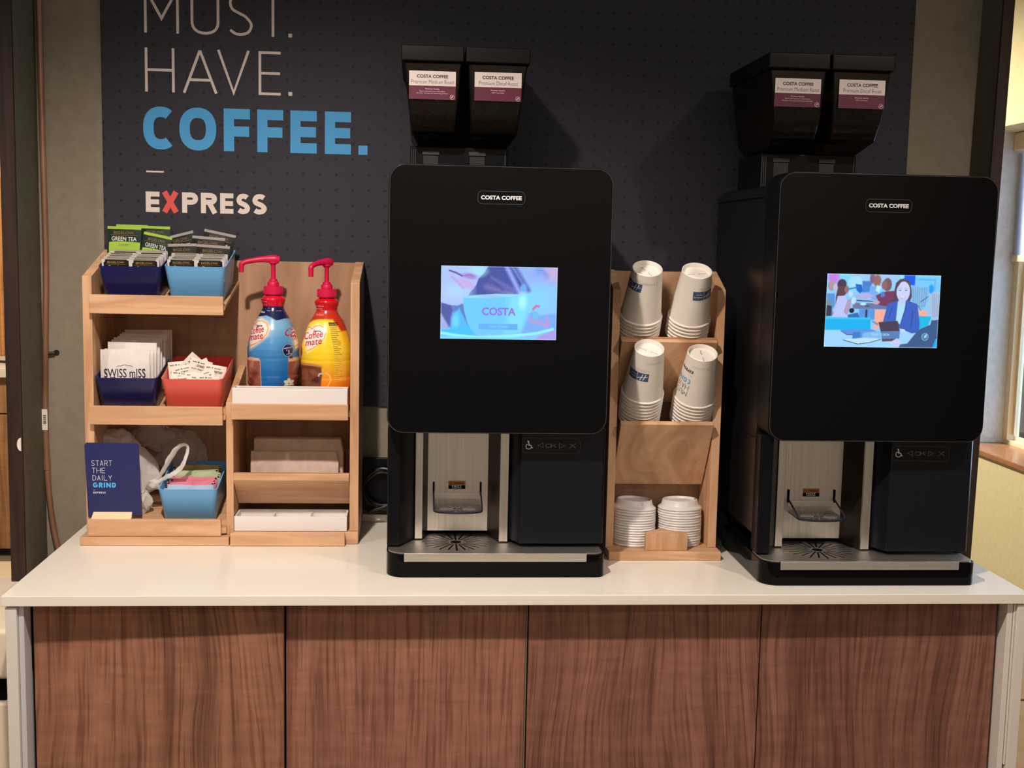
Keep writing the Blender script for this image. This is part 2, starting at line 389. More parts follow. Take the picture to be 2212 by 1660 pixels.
class Paint:
    def __init__(s, X, Y, bg): s.X, s.Y = X, Y; s.C = np.zeros(X.shape+(3,))+np.array(bg, float)
    def mixin(s, a, col): s.C = s.C*(1-a[..., None])+np.array(col, float)*a[..., None]
    def poly(s, P, col, soft=3., op=1.): s.mixin(np.clip(.5-sdf(P, s.X, s.Y)/soft, 0, 1)*op, col); return s
    def ell(s, cx, cy, rx, ry, col, soft=3., rot=0., op=1.):
        c, q = math.cos(math.radians(rot)), math.sin(math.radians(rot)); u = (s.X-cx)*c+(s.Y-cy)*q; v = -(s.X-cx)*q+(s.Y-cy)*c
        d = (np.sqrt((u/rx)**2+(v/ry)**2)-1)*min(rx, ry); s.mixin(np.clip(.5-d/soft, 0, 1)*op, col); return s
    def line(s, pts, wd, col, soft=3., op=1.):
        d = np.full(s.X.shape, 1e9)
        for a, b in zip(pts[:-1], pts[1:]):
            a = np.array(a, float); e = np.array(b, float)-a; t = np.clip(((s.X-a[0])*e[0]+(s.Y-a[1])*e[1])/(e@e+1e-9), 0, 1)
            d = np.minimum(d, np.hypot(s.X-a[0]-e[0]*t, s.Y-a[1]-e[1]*t))
        s.mixin(np.clip(.5-(d-wd/2)/soft, 0, 1)*op, col); return s
def set_col(o, C):
    at = o.data.color_attributes.new('Col', 'FLOAT_COLOR', 'POINT'); L = lin(C.reshape(-1, 3)); buf = np.ones((len(L), 4), np.float32); buf[:, :3] = L
    at.data.foreach_set('color', buf.ravel())

# ================================================================== the room
def struct(o): o['kind'] = 'structure'; return o
WY = .576
struct(MB().box(-6, 6, -4, 8, -Z0-.05, -Z0).build('floor', M_floor))
struct(MB().box(-.122, 1.955, WY, WY+.03, -Z0, 1.75).build('wall_back', M_olive))
struct(MB().box(-.122, -.095, .432, WY, -Z0, 1.75).build('wall_left', M_olive_shaded))
def lean(b_): b_.v = [(x_+.0145*(z_-.85), y_, z_) for x_, y_, z_ in b_.v]; return b_
struct(lean(MB().box(1.931, 1.954, .482, WY, -Z0, 1.75)).build('wall_right', M_olive_shaded))
struct(MB().box(-.123, -.094, .424, .432, -Z0, 1.75).build('trim_1', M_casing, bev=.001))
struct(lean(MB().box(1.9305, 1.955, .474, .482, -Z0, 1.75)).build('trim_2', M_casing, bev=.001))
struct(MB().box(-3.5, 4.5, -4.3, -4.2, -Z0, 1.75).build('wall_front', mat('far_wall', s2l(214,200,178), .9)))
XF, XW, YJ = 2.405, 2.592, 1.56        # yellow side wall and its window recess
b = MB(); b.box(XF, XF+.17, -.4, 3.2, -Z0, .014); b.box(XF, XF+.17, -.4, 3.2, .99, 1.75); b.box(XF, XF+.17, YJ+.004, 3.2, .014, .99); b.box(XF, XF+.17, -.4, -.1, .014, .99)
struct(b.build('wall_window_side', M_yellow))
struct(MB().box(XF+.001, XF+.169, YJ, YJ+.004, .03, .99).build('trim_3', M_jamb))
struct(MB().box(XF-.006, XF+.168, -.1, YJ, .014, .03).build('trim_4', M_sill, bev=.002))
wn = MB(); wn.box(XW-.045, XW-.004, YJ-.03, YJ, .03, .93); wn.box(XW-.045, XW-.004, -.1, YJ-.03, .03, .043); wn.box(XW-.045, XW-.004, .7, .74, .06, .93)
wn.box(XW-.03, XW-.015, YJ-.045, YJ-.03, .06, .93); wn.box(XW-.03, XW-.015, -.1, YJ-.045, .043, .055)
win = struct(wn.build('window_1', M_cream))
gl = mat('window_glass', (.8,.9,1), .02, trans=1., ior=1.45)
MB().box(XW-.022, XW-.019, -.1, YJ-.03, .043, .93).build('pane', gl, win)
sh = thing('roller_blind', 'white roller blind half lowered in the window right of the counter', 'blind', (XF+.10, .73, .99))
ms = mat('blind_fabric', s2l(226,228,236), .8, trans=0.)
ms2 = ms.node_tree; pb = ms2.nodes['Principled BSDF']; tr = nn(ms, 'ShaderNodeBsdfTranslucent'); tr.inputs[0].default_value = (*s2l(226,228,240), 1)
mx = nn(ms, 'ShaderNodeMixShader'); mx.inputs[0].default_value = .6
ms2.links.new(pb.outputs[0], mx.inputs[1]); ms2.links.new(tr.outputs[0], mx.inputs[2]); ms2.links.new(mx.outputs[0], ms2.nodes['Material Output'].inputs[0])
box('fabric', ms, sh, XF+.135, XF+.1365, -.08, YJ-.004, .615, .95)
box('hem_bar', M_cream, sh, XF+.130, XF+.142, -.08, YJ-.004, .597, .617, .002)
box('cassette', M_cream, sh, XF+.115, XF+.165, -.09, YJ-.002, .935, .989, .003)

# kitchenette far behind on the left
def KZ(py): return U(10, py, 1, 3.75)[2]
kc = thing('kitchen_cabinet', 'walnut kitchenette cabinet with pale worktop seen past the left edge of the wall', 'cabinet', (-1.6, 4.0, -Z0))
M_k = walnut('kitchen_walnut', (3, 0, 1), (.22,.10,.04), (.42,.22,.10), .04, .5)
zt, z1, z2, z3 = KZ(815), KZ(895), KZ(1187), KZ(790)
box('body', M_k, kc, -2.3, -.95, 3.775, 4.3, z2, zt)
box('drawer', M_k, kc, -1.6, -.952, 3.75, 3.772, z1+.004, zt-.004, .002); box('drawer', M_k, kc, -2.298, -1.605, 3.75, 3.772, z1+.004, zt-.004, .002)
box('door', M_k, kc, -1.6, -.952, 3.75, 3.772, z2+.002, z1-.003, .002); box('door', M_k, kc, -2.298, -1.605, 3.75, 3.772, z2+.002, z1-.003, .002)
box('toe_kick', M_casing, kc, -2.3, -.95, 3.80, 4.3, -Z0, z2)
box('worktop', M_counterE, kc, -2.32, -.93, 3.72, 4.32, zt, zt+.045, .003)
M_kp = walnut('kitchen_panel', (1, 2, 5), (.40,.17,.05), (.62,.32,.12), .03, .5)
struct(MB().box(-3.2, -.9, 4.33, 4.36, zt+.045, KZ(370)).build('trim_5', M_kp))
struct(MB().box(-3.2, .6, 4.36, 4.46, -Z0, 1.75).build('wall_kitchen', mat('kitchen_wall', s2l(250,232,200), .8)))
tag(MB().box(-2.0, -1.0, 3.2, 3.62, -Z0, -Z0+.012).build('floor_mat', mat('mat_cream', s2l(236,214,178), .9), bev=.003), 'pale mat on the floor before the kitchenette cabinet', 'mat')
tag(MB().tube([(-1.5, 3.95, zt+.05), (-1.38, 3.9, zt+.06), (-1.2, 3.95, zt+.05), (-1.1, 3.85, zt+.052)], .006).build('power_cord', M_cable, smooth=True), 'thin dark cord lying on the kitchenette worktop', 'cord')
# things glimpsed beside the counter
k = thing('storage_box', 'cream lidded storage box on the floor left of the counter', 'box', (-.18, .3, -Z0))
M_bx = mat('box_cream', s2l(226,208,184), .6)
box('body', M_bx, k, -.42, -.03, .12, .45, -.92, -.235, .008); box('lid', M_bx, k, -.43, -.02, .11, .46, -.19, -.095, .01); box('gap_band', M_dark, k, -.41, -.04, .13, .44, -.235, -.19)
dk = thing('drawer_unit', 'pale drawer unit standing right of the counter', 'cabinet', (2.12, .5, -Z0))
M_du = noisy('pale_drawers', s2l(232,206,172), s2l(240,216,184), 20, (.3,3,3), rough=.5)
box('body', M_du, dk, 1.875, 2.36, .42, .56, -Z0, -.235, .002)
for a, c in ((-.36, -.24), (-.9, -.365)): box('drawer', M_du, dk, 1.88, 2.355, .405, .419, a, c, .002)

# copper pipe on the wall, clamps and sticker
pp = thing('copper_pipe', 'copper pipe with a barcode sticker running down the wall left of the poster', 'pipe', (-.085, .56, 0))
pts = [(-.083, .566, 1.6), (-.0835, .566, 1.1), (-.082, .566, .82), (-.081, .566, .565), (-.0845, .566, .43), (-.0895, .566, .23), (-.0885, .566, .123), (-.0865, .566, .07), (-.080, .566, .0), (-.070, .566, -.06), (-.056, .566, -.12), (-.04, .566, -.2), (-.03, .566, -.5)]
MB().tube(crom(pts, 6), .0062, 14).build('pipe', M_copper, pp, smooth=True)
MB().lathe([(.0075, -.012), (.0075, .012)], 16, (-.0887, .566, .125), True).build('coupling', M_copper, pp, smooth=True)
MB().tube([(-.0855, .566, .365), (-.068, .570, .365)], .0035).build('clip', M_casing, pp, smooth=True)
MB().lathe([(.0, .0), (.006, 0), (.0065, -.006), (0, -.0061)], 14, (0, 0, 0), M=Matrix.Translation((-.066, .574, .366))@Matrix.Rotation(PI/2, 4, 'X')).build('screw', M_casing, pp, smooth=True)
MB().prism([(-.0955, .5597), (-.0835, .5597), (-.0835, .559), (-.0955, .559)], 2, .20, .245).build('sticker', M_wht, pp)
vf = merge(*[([(-.003, z), (.003, z), (.003, z+h), (-.003, z+h)], [(0,1,2,3)]) for z, h in ((0,.0015),(.0025,.0008),(.004,.002),(.007,.001),(.009,.0015),(.0115,.0007),(.013,.002),(.016,.001),(.018,.0018))])
decal('barcode', vf, lambda x, y: (-.0893+x, .5588, .213+y), ink(30,30,30), pp)
tag(MB().prism([(-.0955-.0075*math.sin(t), U(50, 960, 1, .424)[2]+.0135*math.cos(t)) for t in np.linspace(0, PI, 14)], 1, .4195, .4238).build('wall_knob', M_wht, smooth=True), 'small white half-round bumper stuck on the dark trim left of the counter', 'knob')

# poster
M_post = mat('poster_print', s2l(62,60,64), .55, spec=.3)
L = M_post.node_tree.links; pbs = M_post.node_tree.nodes['Principled BSDF']
tc = nn(M_post, 'ShaderNodeTexCoord'); mp = nn(M_post, 'ShaderNodeMapping'); vs = nn(M_post, 'ShaderNodeVectorMath', operation='FRACTION'); sb = nn(M_post, 'ShaderNodeVectorMath', operation='SUBTRACT')
mp.inputs['Scale'].default_value = (1/.0347, 0, 1/.0325); mp.inputs['Location'].default_value = (.3, 0, .2)
sb.inputs[1].default_value = (.5, 0, .5); ln = nn(M_post, 'ShaderNodeVectorMath', operation='LENGTH'); cr = nn(M_post, 'ShaderNodeValToRGB')
no = nn(M_post, 'ShaderNodeTexNoise'); no.inputs['Scale'].default_value = 90
L.new(tc.outputs['Object'], mp.inputs[0]); L.new(mp.outputs[0], vs.inputs[0]); L.new(vs.outputs[0], sb.inputs[0]); L.new(sb.outputs[0], ln.inputs[0]); L.new(ln.outputs['Value'], cr.inputs[0])
cr.color_ramp.elements[0].position = .06; cr.color_ramp.elements[0].color = (*s2l(29,28,33), 1); cr.color_ramp.elements[1].position = .13; cr.color_ramp.elements[1].color = (*s2l(48,47,56), 1)
L.new(cr.outputs[0], pbs.inputs['Base Color'])
PY = .571
po = MB().box(.039, 1.783, PY, WY-.0005, .257, 1.62).build('poster', M_post)
tag(po, 'dark charcoal wall poster with thin white and bold blue coffee lettering', 'poster')
def PX(cx): return cx/3.253+200
def wx(px, py): return U(px, py, 1, PY)[0]
def wz(px, py): return U(px, py, 1, PY)[2]
def wline(L_, py, h, s, base, m, nm='lettering'):
    vf = word([(c, wx(PX(a), py), wx(PX(b), py)) for c, a, b in L_], h, s)
    decal(nm, vf, lambda x, y: (x, PY-.0004, base+y), m, po)
M_ptx = mat('poster_white', s2l(226,212,202), .6); M_pbl = mat('poster_blue', s2l(72,164,224), .6); M_prd = mat('poster_red', s2l(222,84,76), .6)
wline([('M',363,608),('U',690,892),('S',955,1130),('T',1185,1350),('.',1376,1402)], 70, .0915, .0056, wz(450, 75), M_ptx)
wline([('H',370,578),('A',638,875),('V',880,1103),('E',1167,1322),('.',1376,1403)], 200, .0905, .0056, wz(470, 202.5), M_ptx)
wline([('C',358,586),('O',612,870),('F',923,1107),('F',1158,1340),('E',1390,1575),('E',1632,1815),('.',1868,1932)], 330, .0890, .0215, wz(550, 328.5), M_pbl)
wline([('E',375,472),('P',630,742),('R',762,875),('E',897,990),('S',1010,1108),('S',1122,1226)], 460, .0430, .0105, wz(450, 461), M_ptx)
wline([('X',487,608)], 460, .0430, .0115, wz(380, 459), M_prd)
a, c = wx(316, 371), wx(354, 372); zz = wz(335, 371)
decal('dash', ([(a, -.0017), (c, -.0017), (c, .0017), (a, .0017)], [(0,1,2,3)]), lambda x, y: (x, PY-.0004, zz+y), M_ptx, po)

# ================================================================== the counter
ct = thing('counter', 'long white-topped coffee counter with four walnut front doors', 'counter', (.915, .29, -Z0))
box('worktop', M_counter, ct, 0, 1.829, 0, WY-.001, -.0185, 0, .0012)
box('side_panel', M_counterE, ct, .0045, .024, .004, .57, -Z0, -.0215, .0012); box('side_panel', M_counterE, ct, 1.808, 1.8265, .004, .57, -Z0, -.0215, .0012)
box('filler_strip', mat('pale_metal', s2l(206,204,208), .4), ct, .0245, .0335, .012, .05, -Z0, -.0205, .001); box('filler_strip', M_counterE, ct, 1.793, 1.8035, .012, .05, -Z0, -.0205, .001)
box('filler_strip', M_counterE, ct, 1.8045, 1.8075, .010, .05, -.33, -.0215, .0006)
box('carcass', M_dark, ct, .03, 1.80, .066, .565, -Z0, -.0195)
xs = [(.0385, .4745, 0), (.4775, .9065, 1), (.9120, 1.3405, 2), (1.3425, 1.7885, 3)]
for x0, x1, i in xs:
    m_ = walnut('walnut_%d' % i, (i*3.7+.35, 0, i*1.3), *[((.15,.062,.038), (.39,.180,.108)), ((.16,.066,.044), (.39,.176,.116)), ((.135,.056,.040), (.335,.148,.102)), ((.12,.052,.038), (.30,.134,.094))][i], warp=(.26,.08,.24,.2)[i])
    dl, dr = ((.045, .034), (.043, .043), (.044, .044), (.044, .041))[i]
    MB().prism([(x0, dl), (x1, dr), (x1, dr+.018), (x0, dl+.018)], 2, -Z0+.02, -.0205).build('door', m_, ct, bev=.0008)
box('edge_trim', mat('seam_bronze', s2l(110,96,78), .4), ct, .9068, .9095, .042, .06, -Z0+.02, -.0205)
box('rear_upstand', M_counterE, ct, .56, 1.82, .562, .5755, 0.0003, .017, .001)
# ================================================================== coffee machines (built once at the left place, then copied)
MX, MY, MW = .652, .113, .402
def front_round(x0, x1, y0, y1, r, r2=None):
    r2 = r2 or r           # plan outline with rounded front corners
    return [(x0, y1)] + [(x0+r-r*math.cos(math.radians(a)), y0+r-r*math.sin(math.radians(a))) for a in range(0, 91, 15)] + [(x1-r2+r2*math.sin(math.radians(a)), y0+r2-r2*math.cos(math.radians(a))) for a in range(0, 91, 15)] + [(x1, y1)]
def machine():
    T = thing('coffee_machine', 'black coffee machine left of the cup rack, its screen showing a big blue cup', 'coffee machine', (MX+MW/2, MY+.2, 0))
    x = lambda v: MX+v
    y = lambda v: MY+v
    # base
    MB().prism(front_round(x(0), x(MW+.005), y(0), y(.30), .034, .016), 2, 0.0005, .044).build('base', M_black, T, bev=.0012)
    box('foot', M_blackm, T, x(.012), x(MW-.012), y(.30), y(.44), 0.0005, .06)
    # tray plate and front bar
    MB().prism([(x(.030), y(.158)), (x(.030), y(.105)), (x(.003), y(.080))]+front_round(x(.003), x(MW+.001), y(.004), y(.060), .030, .014)[1:-1]+[(x(MW+.001), y(.060)), (x(MW-.03), y(.075)), (x(MW-.03), y(.158))], 2, .0442, .0462).build('drip_tray', M_steelh, T)
    box('tray_bar', M_steelh, T, x(.033), x(.372), y(-.003), y(.004), .031, .0467, .0006)
    cx, cy = x(.131), y(.086); n = 24; b = MB()
    for i in range(n):
        a = 2*PI*i/n; d = Vector((math.cos(a), math.sin(a))); q = Vector((-d.y, d.x))*.0009
        steep = abs(math.sin(a)); q = q*(1+.9*steep**3); r0 = .0145 if i % 2 == 0 else .020; r1 = .066 if i % 2 == 0 else .062
        p = [Vector((cx, cy))+d*r0+q, Vector((cx, cy))+d*r0-q, Vector((cx, cy))+d*r1-q, Vector((cx, cy))+d*r1+q]
        b.prism([tuple(v) for v in p], 2, .0461, .0464)
    b.prism([(cx+.0105*math.cos(2*PI*i/20), cy+.0105*math.sin(2*PI*i/20)) for i in range(20)], 2, .0461, .0464)
    b.build('drain_slots', M_dark, T)
    # lower body: plan outline of the dispensing bay
    z0, z1 = .049, .275
    MB().prism([(x(0), y(.083)), (x(0), y(.048)), (x(.002), y(.045)), (x(.024), y(.045)), (x(.052), y(.104)), (x(.052), y(.14)), (x(.02), y(.14))], 2, .050, z1).build('left_pillar', M_blackm, T, bev=.001)
    MB().prism([(x(.052), y(.101)), (x(.0665), y(.101)), (x(.0665), y(.111)), (x(.052), y(.111))], 2, z0, z1).build('steel_strip', M_steel, T, bev=.0006)
    MB().prism([(x(.0665), y(.103)), (x(.0765), y(.146)), (x(.06), y(.165)), (x(.052), y(.105))], 2, .048, z1).build('bay_side', M_blackm, T)
    MB().box(x(.0765), x(.194), y(.145), y(.151), .0545, z1).build('bay_back', M_steel, T)
    MB().prism([(x(.194), y(.146)), (x(.213), y(.085)), (x(.228), y(.093)), (x(.21), y(.165))], 2, .048, z1).build('bay_side', mat('bay_bronze', (.035,.026,.018), .3, metal=.6), T)
    MB().prism([(x(.213), y(.079)), (x(.2295), y(.079)), (x(.2295), y(.091)), (x(.213), y(.091))], 2, z0, z1).build('steel_strip', M_steel, T, bev=.0006)
    MB().prism([(x(.2295), y(.085)), (x(.250), y(.045)), (x(.405), y(.045)), (x(.409), y(.049)), (x(.409), y(.083)), (x(.38), y(.14)), (x(.23), y(.14))], 2, .0535, z1).build('lower_panel', mat('panel_navy_black', (.006,.0072,.011), .3, spec=.25), T, bev=.0012)
    box('inner_shell', M_blackm, T, x(.0185), x(.3835), y(.165), y(.30), .0605, .2615)
    # control panel marks
    f = lambda px, py: U(px, py, 1, y(.045))
    g = lambda cx_, cy_: (1110+cx_/11.64, 930+cy_/11.64)
    yy = y(.0447)
    def lp(P, wd, m, closed=False, nm='icon'):
        q = [f(*g(*p)) for p in P]; decal(nm, ribbon([(v[0], v[2]) for v in q], wd, closed), lambda a, c: (a, yy, c), m, T)
    ctrl = [(210, 240), (250, 195), (950, 210), (1600, 215), (1655, 260), (1670, 330), (1670, 480), (1640, 560), (1600, 580), (950, 575), (270, 560), (215, 520)]
    lp(ctrl, .0004, M_line, True, 'touch_panel')
    lp([(375, 290), (372, 375), (430, 380), (455, 445), (478, 440)], .0016, M_icon); lp([(370, 345), (405, 347)], .0012, M_icon)
    v = [f(*g(362+22*math.cos(a), 283+22*math.sin(a))) for a in np.linspace(0, 2*PI, 12)[:-1]]; decal('icon', shape([(p[0], p[2]) for p in v]), lambda a, c: (a, yy, c), M_icon, T)
    lp([(350+0, 345), (315, 365), (302, 410), (320, 455), (370, 475), (415, 460), (438, 425)], .0012, M_icon)
    lp([(600, 378), (735, 320), (735, 440)], .0007, M_grey, True); lp([(1280, 388), (1140, 330), (1145, 450)], .0007, M_grey, True)
    lp([(830, 345), (920, 345), (930, 365), (930, 410), (915, 430), (830, 430), (808, 412), (808, 362)], .0009, M_grey, True); lp([(950, 340), (950, 430)], .0009, M_grey)
    lp([(950, 385), (985, 385), (1060, 345)], .0009, M_grey); lp([(1000, 385), (1060, 432)], .0009, M_grey); lp([(1405, 335), (1558, 452)], .0009, M_grey); lp([(1558, 335), (1400, 450)], .0009, M_grey)
    # hot liquid plate
    fb = lambda px, py: U(px, py, 1, y(.145))
    p0, p1 = fb(968, 1038.5), fb(1006, 1057.5); xm, zm = (p0[0]+p1[0])/2, (p0[2]+p1[2])/2; W_, H_ = p1[0]-p0[0], p0[2]-p1[2]
    pl = MB().box(p0[0], p1[0], y(.1442), y(.145), p1[2], p0[2]).build('warning_plate', mat('plate_rim', s2l(190,180,160), .4), T)
    q = lambda a, c: (xm+a, y(.1440), zm+c); q2 = lambda a, c: (xm+a, y(.1439), zm+c)
    decal('warning_field', ([(-W_*.47, 0.0), (W_*.47, 0.0), (W_*.47, H_*.44), (-W_*.47, H_*.44)], [(0,1,2,3)]), q, mat('warning_orange', s2l(170,92,30), .5), pl)
    decal('caution_field', ([(-W_*.47, -H_*.44), (W_*.47, -H_*.44), (W_*.47, -.0004), (-W_*.47, -.0004)], [(0,1,2,3)]), q, M_dark, pl)
    decal('lettering', merge(shift(ftext('HOT', W_*.56, H_*.19, .03), 0, -H_*.13), shift(ftext('LIQUID', W_*.52, H_*.13, .02), 0, -H_*.33)), q2, M_icon, pl)
    decal('lettering', merge(ribbon([(-W_*.42, H_*.08), (-W_*.33, H_*.36), (-W_*.24, H_*.08)], .0005, True), shift(ftext('WARNING', W_*.55, H_*.2, .01), W_*.1, H_*.2)), q2, M_dark, pl)
    # fold-down cup shelf
    sx0, sx1, sy, sz = x(.088), x(.180), y(.145), .1205
    hk = MB()
    for sx in (sx0, sx1): MB().box(sx-.0018, sx+.0018, sy-.004, sy, .126, .152).build('hinge_slot', M_dark, T, bev=.001)
    cs = MB(); pl_ = [(sx0, sy-.004), (sx1, sy-.004), (sx1, sy-.066)] + arc((sx0+sx1)/2, sy-.066, (sx1-sx0)/2, .020, 0, -180, 16)[1:]
    cs.prism(pl_, 2, sz-.014, sz-.012); s_ = cs.build('cup_shelf', M_chrome, T, bev=.0006)
    rim = [(sx1, sy-.004, sz+.012), (sx1, sy-.03, sz+.004), (sx1, sy-.061, sz-.006)] + [(a, c, sz-.0115) for a, c in arc((sx0+sx1)/2, sy-.066, (sx1-sx0)/2, .020, 0, -180, 16)] + [(sx0, sy-.061, sz-.006), (sx0, sy-.03, sz+.004), (sx0, sy-.004, sz+.012)]
    MB().tube(rim, .0017, 8).build('shelf_rim', M_chrome, s_, smooth=True)
    MB().prism([(sx0-.001, sy-.003), (sx1+.001, sy-.003), (sx1+.001, sy), (sx0-.001, sy)], 2, sz-.003, sz+.010).build('hinge_bar', M_steelh, s_, bev=.0006)
    st = MB(); c2 = Vector(((sx0+sx1)/2, sy-.049))
    for i in range(18):
        a = 2*PI*i/18; d = Vector((math.cos(a), math.sin(a)*.72)); qn = Vector((-d.y, d.x)).normalized()*.0008
        p = [c2+d*.010+qn, c2+d*.010-qn, c2+d*.035-qn, c2+d*.035+qn]; st.prism([tuple(v) for v in p], 2, sz-.0121, sz-.0112)
    st.build('ray_grille', M_steelh, s_)
    # door
    DZ0, DZ1 = .270, .7555
    MB().prism(rrect(x(-.001), x(MW+.001), DZ0, DZ1, .030, 8), 1, y(.004), y(.083)).build('door_shell', M_blackm, T, bev=.001)
    d_ = MB().prism(rrect(x(0), x(MW), DZ0+.001, DZ1-.001, .029, 8), 1, y(0), y(.0038)).build('door', M_black, T, bev=.0006)
    MB().add(*(lambda vf: ([(a, y(-.0003), c) for a, c in vf[0]], vf[1]))(outline(rrect(x(.0008), x(MW-.0008), DZ0+.002, DZ1-.002, .0285, 8), .0005))).build('door_edge', M_line, d_)
    # badge
    a0, a1 = U(1032, 412, 1, y(0)), U(1134, 443, 1, y(0)); bx, bz, bw, bh = (a0[0]+a1[0])/2, (a0[2]+a1[2])/2, a1[0]-a0[0], a0[2]-a1[2]
    bd = MB().prism(rrect(bx-bw/2, bx+bw/2, bz-bh/2, bz+bh/2, bh*.33), 1, y(-.0012), y(0)).build('badge', M_black, d_, bev=.0004)
    decal('badge_rim', outline(rrect(bx-bw/2+.0004, bx+bw/2-.0004, bz-bh/2+.0004, bz+bh/2-.0004, bh*.33), .0005), lambda a, c: (a, y(-.0014), c), M_line, d_)
    decal('lettering', shift(ftext('COSTA COFFEE', bw*.86, .0074, .035), bx, bz), lambda a, c: (a, y(-.0015), c), M_icon, d_)
    # body above
    prof = [(x(.002), .262), (x(.002), .716)] + [(x(.002)+.022-.022*math.cos(math.radians(t)), .716+.022*math.sin(math.radians(t))) for t in range(15, 91, 15)] + [(x(MW-.002)-.022+.022*math.sin(math.radians(t)), .716+.022*math.cos(math.radians(t))) for t in range(0, 91, 15)] + [(x(MW-.002), .262)]
    MB().prism(prof, 1, y(.0835), y(.45)).build('housing', M_side, T, bev=.001)
    box('side_cover', M_side, T, x(.002), x(.018), y(.0835), y(.445), .080, .2618); box('side_cover', M_side, T, x(MW-.012), x(MW+.005), y(.0835), y(.445), .080, .2618)
    for xx in (x(.0006), x(MW-.0014)): box('cover_seam', M_dark, T, xx, xx+.0008, y(.084), y(.449), .7125, .7145)
    box('edge_highlight', mat('highlight_strip', (.25,.25,.25), .3, metal=1.), T, x(.0004), x(.0016), y(.0832), y(.0850), .085, .66)  # thin bright strip stands in for the highlight on the panel's front edge
    # hopper stand
    hs = MB().box(x(.034), x(.228), y(.25), y(.42), .738, .806).build('hopper_stand', M_blackm, T, bev=.003)
    for a in (.036, .040, .044, .222): box('rib', M_line, hs, x(a), x(a)+.0008, y(.2492), y(.25), .739, .800)
    for a0_, a1_ in ((.058, .092), (.150, .184)):
        box('latch', M_grey if False else mat('latch_grey', (.03,.03,.028), .5), hs, x(a0_), x(a1_), y(.246), y(.25), .789, .797, .001)
        box('latch_guide', mat('latch_dark', (.012,.012,.013), .4), hs, x(a0_+.002), x(a1_-.002), y(.2488), y(.25), .740, .788, .0008)
    # hoppers
    M_hop = mat('smoked_hopper', (.014,.010,.007), .08, spec=.4)
    if not M_hop.get('done'):
        t_ = M_hop.node_tree; p_ = t_.nodes['Principled BSDF']; tp = nn(M_hop, 'ShaderNodeBsdfTransparent'); tp.inputs[0].default_value = (.55,.45,.36,1); mx_ = nn(M_hop, 'ShaderNodeMixShader'); mx_.inputs[0].default_value = .55
        t_.links.new(p_.outputs[0], mx_.inputs[1]); t_.links.new(tp.outputs[0], mx_.inputs[2]); t_.links.new(mx_.outputs[0], t_.nodes['Material Output'].inputs[0]); M_hop['done'] = 1
    for k, (t0, t1, m0, m1, b0, b1) in enumerate(((.021, .131, .032, .124, .050, .118), (.143, .257, .148, .244, .156, .226))):
        lidx = ((.016, .135), (.138, .261))[k]
        yf, yb = y(.166), y(.450)
        V = []; 
        for (xa, xb, ya, yb_, z) in ((t0, t1, yf, yb, .958), (m0, m1, yf+.004, yb-.01, .866), (m0+.003, m1-.003, yf+.025, yb-.016, .828), (b0, b1, y(.25), yb-.03, .806)):
            V += [(x(xa), ya, z), (x(xb), ya, z), (x(xb), yb_, z), (x(xa), yb_, z)]
        F = [(3,2,1,0)]+[(4*j+i, 4*j+(i+1) % 4, 4*j+4+(i+1) % 4, 4*j+4+i) for j in range(3) for i in range(4)]+[(12,13,14,15)]
        hb = MB().add(V, F).build('hopper', M_hop, T, bev=.004, seg=3)
        lid = MB(); lid.box(x(lidx[0]), x(lidx[1]), yf-.008, yb+.003, .957, .987); lid.build('hopper_lid', M_lidblk, T, bev=.003)
        # bean filling behind the front face
        rnd = random.Random(k+3); bb = MB(); bb.box(x(m0+.01), x(m1-.01), yf+.035, yb-.05, .84, .905)
        for _ in range(170):
            c = Vector((x(m0+.006)+rnd.random()*(m1-m0-.012), yf+.012+rnd.random()*.02, .842+rnd.random()*.068)); R_ = Matrix.Rotation(rnd.random()*6, 4, 'X')@Matrix.Rotation(rnd.random()*6, 4, 'Y'); S = Matrix.Translation(c)@R_@Matrix.Diagonal((.0055, .0038, .003, 1))
            if c.z < .862 and c.y < yf+.022: continue
            vs = [S@Vector(v) for v in ((1,0,0),(-1,0,0),(0,1,0),(0,-1,0),(0,0,1),(0,0,-1),(.6,.6,.5),(-.6,.6,.5),(.6,-.6,.5),(-.6,-.6,.5))]
            bb.add(vs, [(0,6,8),(6,4,8),(6,2,7),(6,7,4),(7,1,9),(7,9,4),(9,3,8),(9,8,4),(0,2,6),(2,1,7),(1,3,9),(3,0,8),(0,5,2),(2,5,1),(1,5,3),(3,5,0)])
        fo = bb.build('coffee_beans', M_beans, T, smooth=True); fo['kind'] = 'stuff'
        # label
        px = (((884, 152), (985, 153.5), 183, 211.5, 976), ((1025.5, 154), (1127, 158), 188, 216, 1118))[k]
        q0, q1 = U(*px[0], 1, yf), U(*px[1], 1, yf); zt_ = (q0[2]+q1[2])/2-.001; xc = (q0[0]+q1[0])/2; lw = q1[0]-q0[0]; h1 = lw*.31; h2 = lw*.285
        la = MB().box(xc-lw/2, xc+lw/2, yf-.0020, yf-.0012, zt_-h1-h2, zt_).build('label', mat('label_white', s2l(222,208,202), .5), hb)
        yl = yf-.0022; F1 = lambda a, c: (a, yl, c); F2 = lambda a, c: (a, yl-.0001, c)
        decal('label_band', ([(xc-lw/2, zt_-h1-h2), (xc+lw/2, zt_-h1-h2), (xc+lw/2, zt_-h1), (xc-lw/2, zt_-h1)], [(0,1,2,3)]), F1, mat('label_maroon', s2l(92,20,48), .5), hb)
        decal('lettering', merge(shift(ftext('COSTA COFFEE', lw*.67, h1*.23, .03), xc, zt_-h1*.36), shift(ftext(('Premium Medium Roast', 'Premium Decaf Roast')[k], lw*(.92, .83)[k], h1*.27, -.012), xc+lw*.01, zt_-h1*.73)), F1, ink(24,22,24), hb)
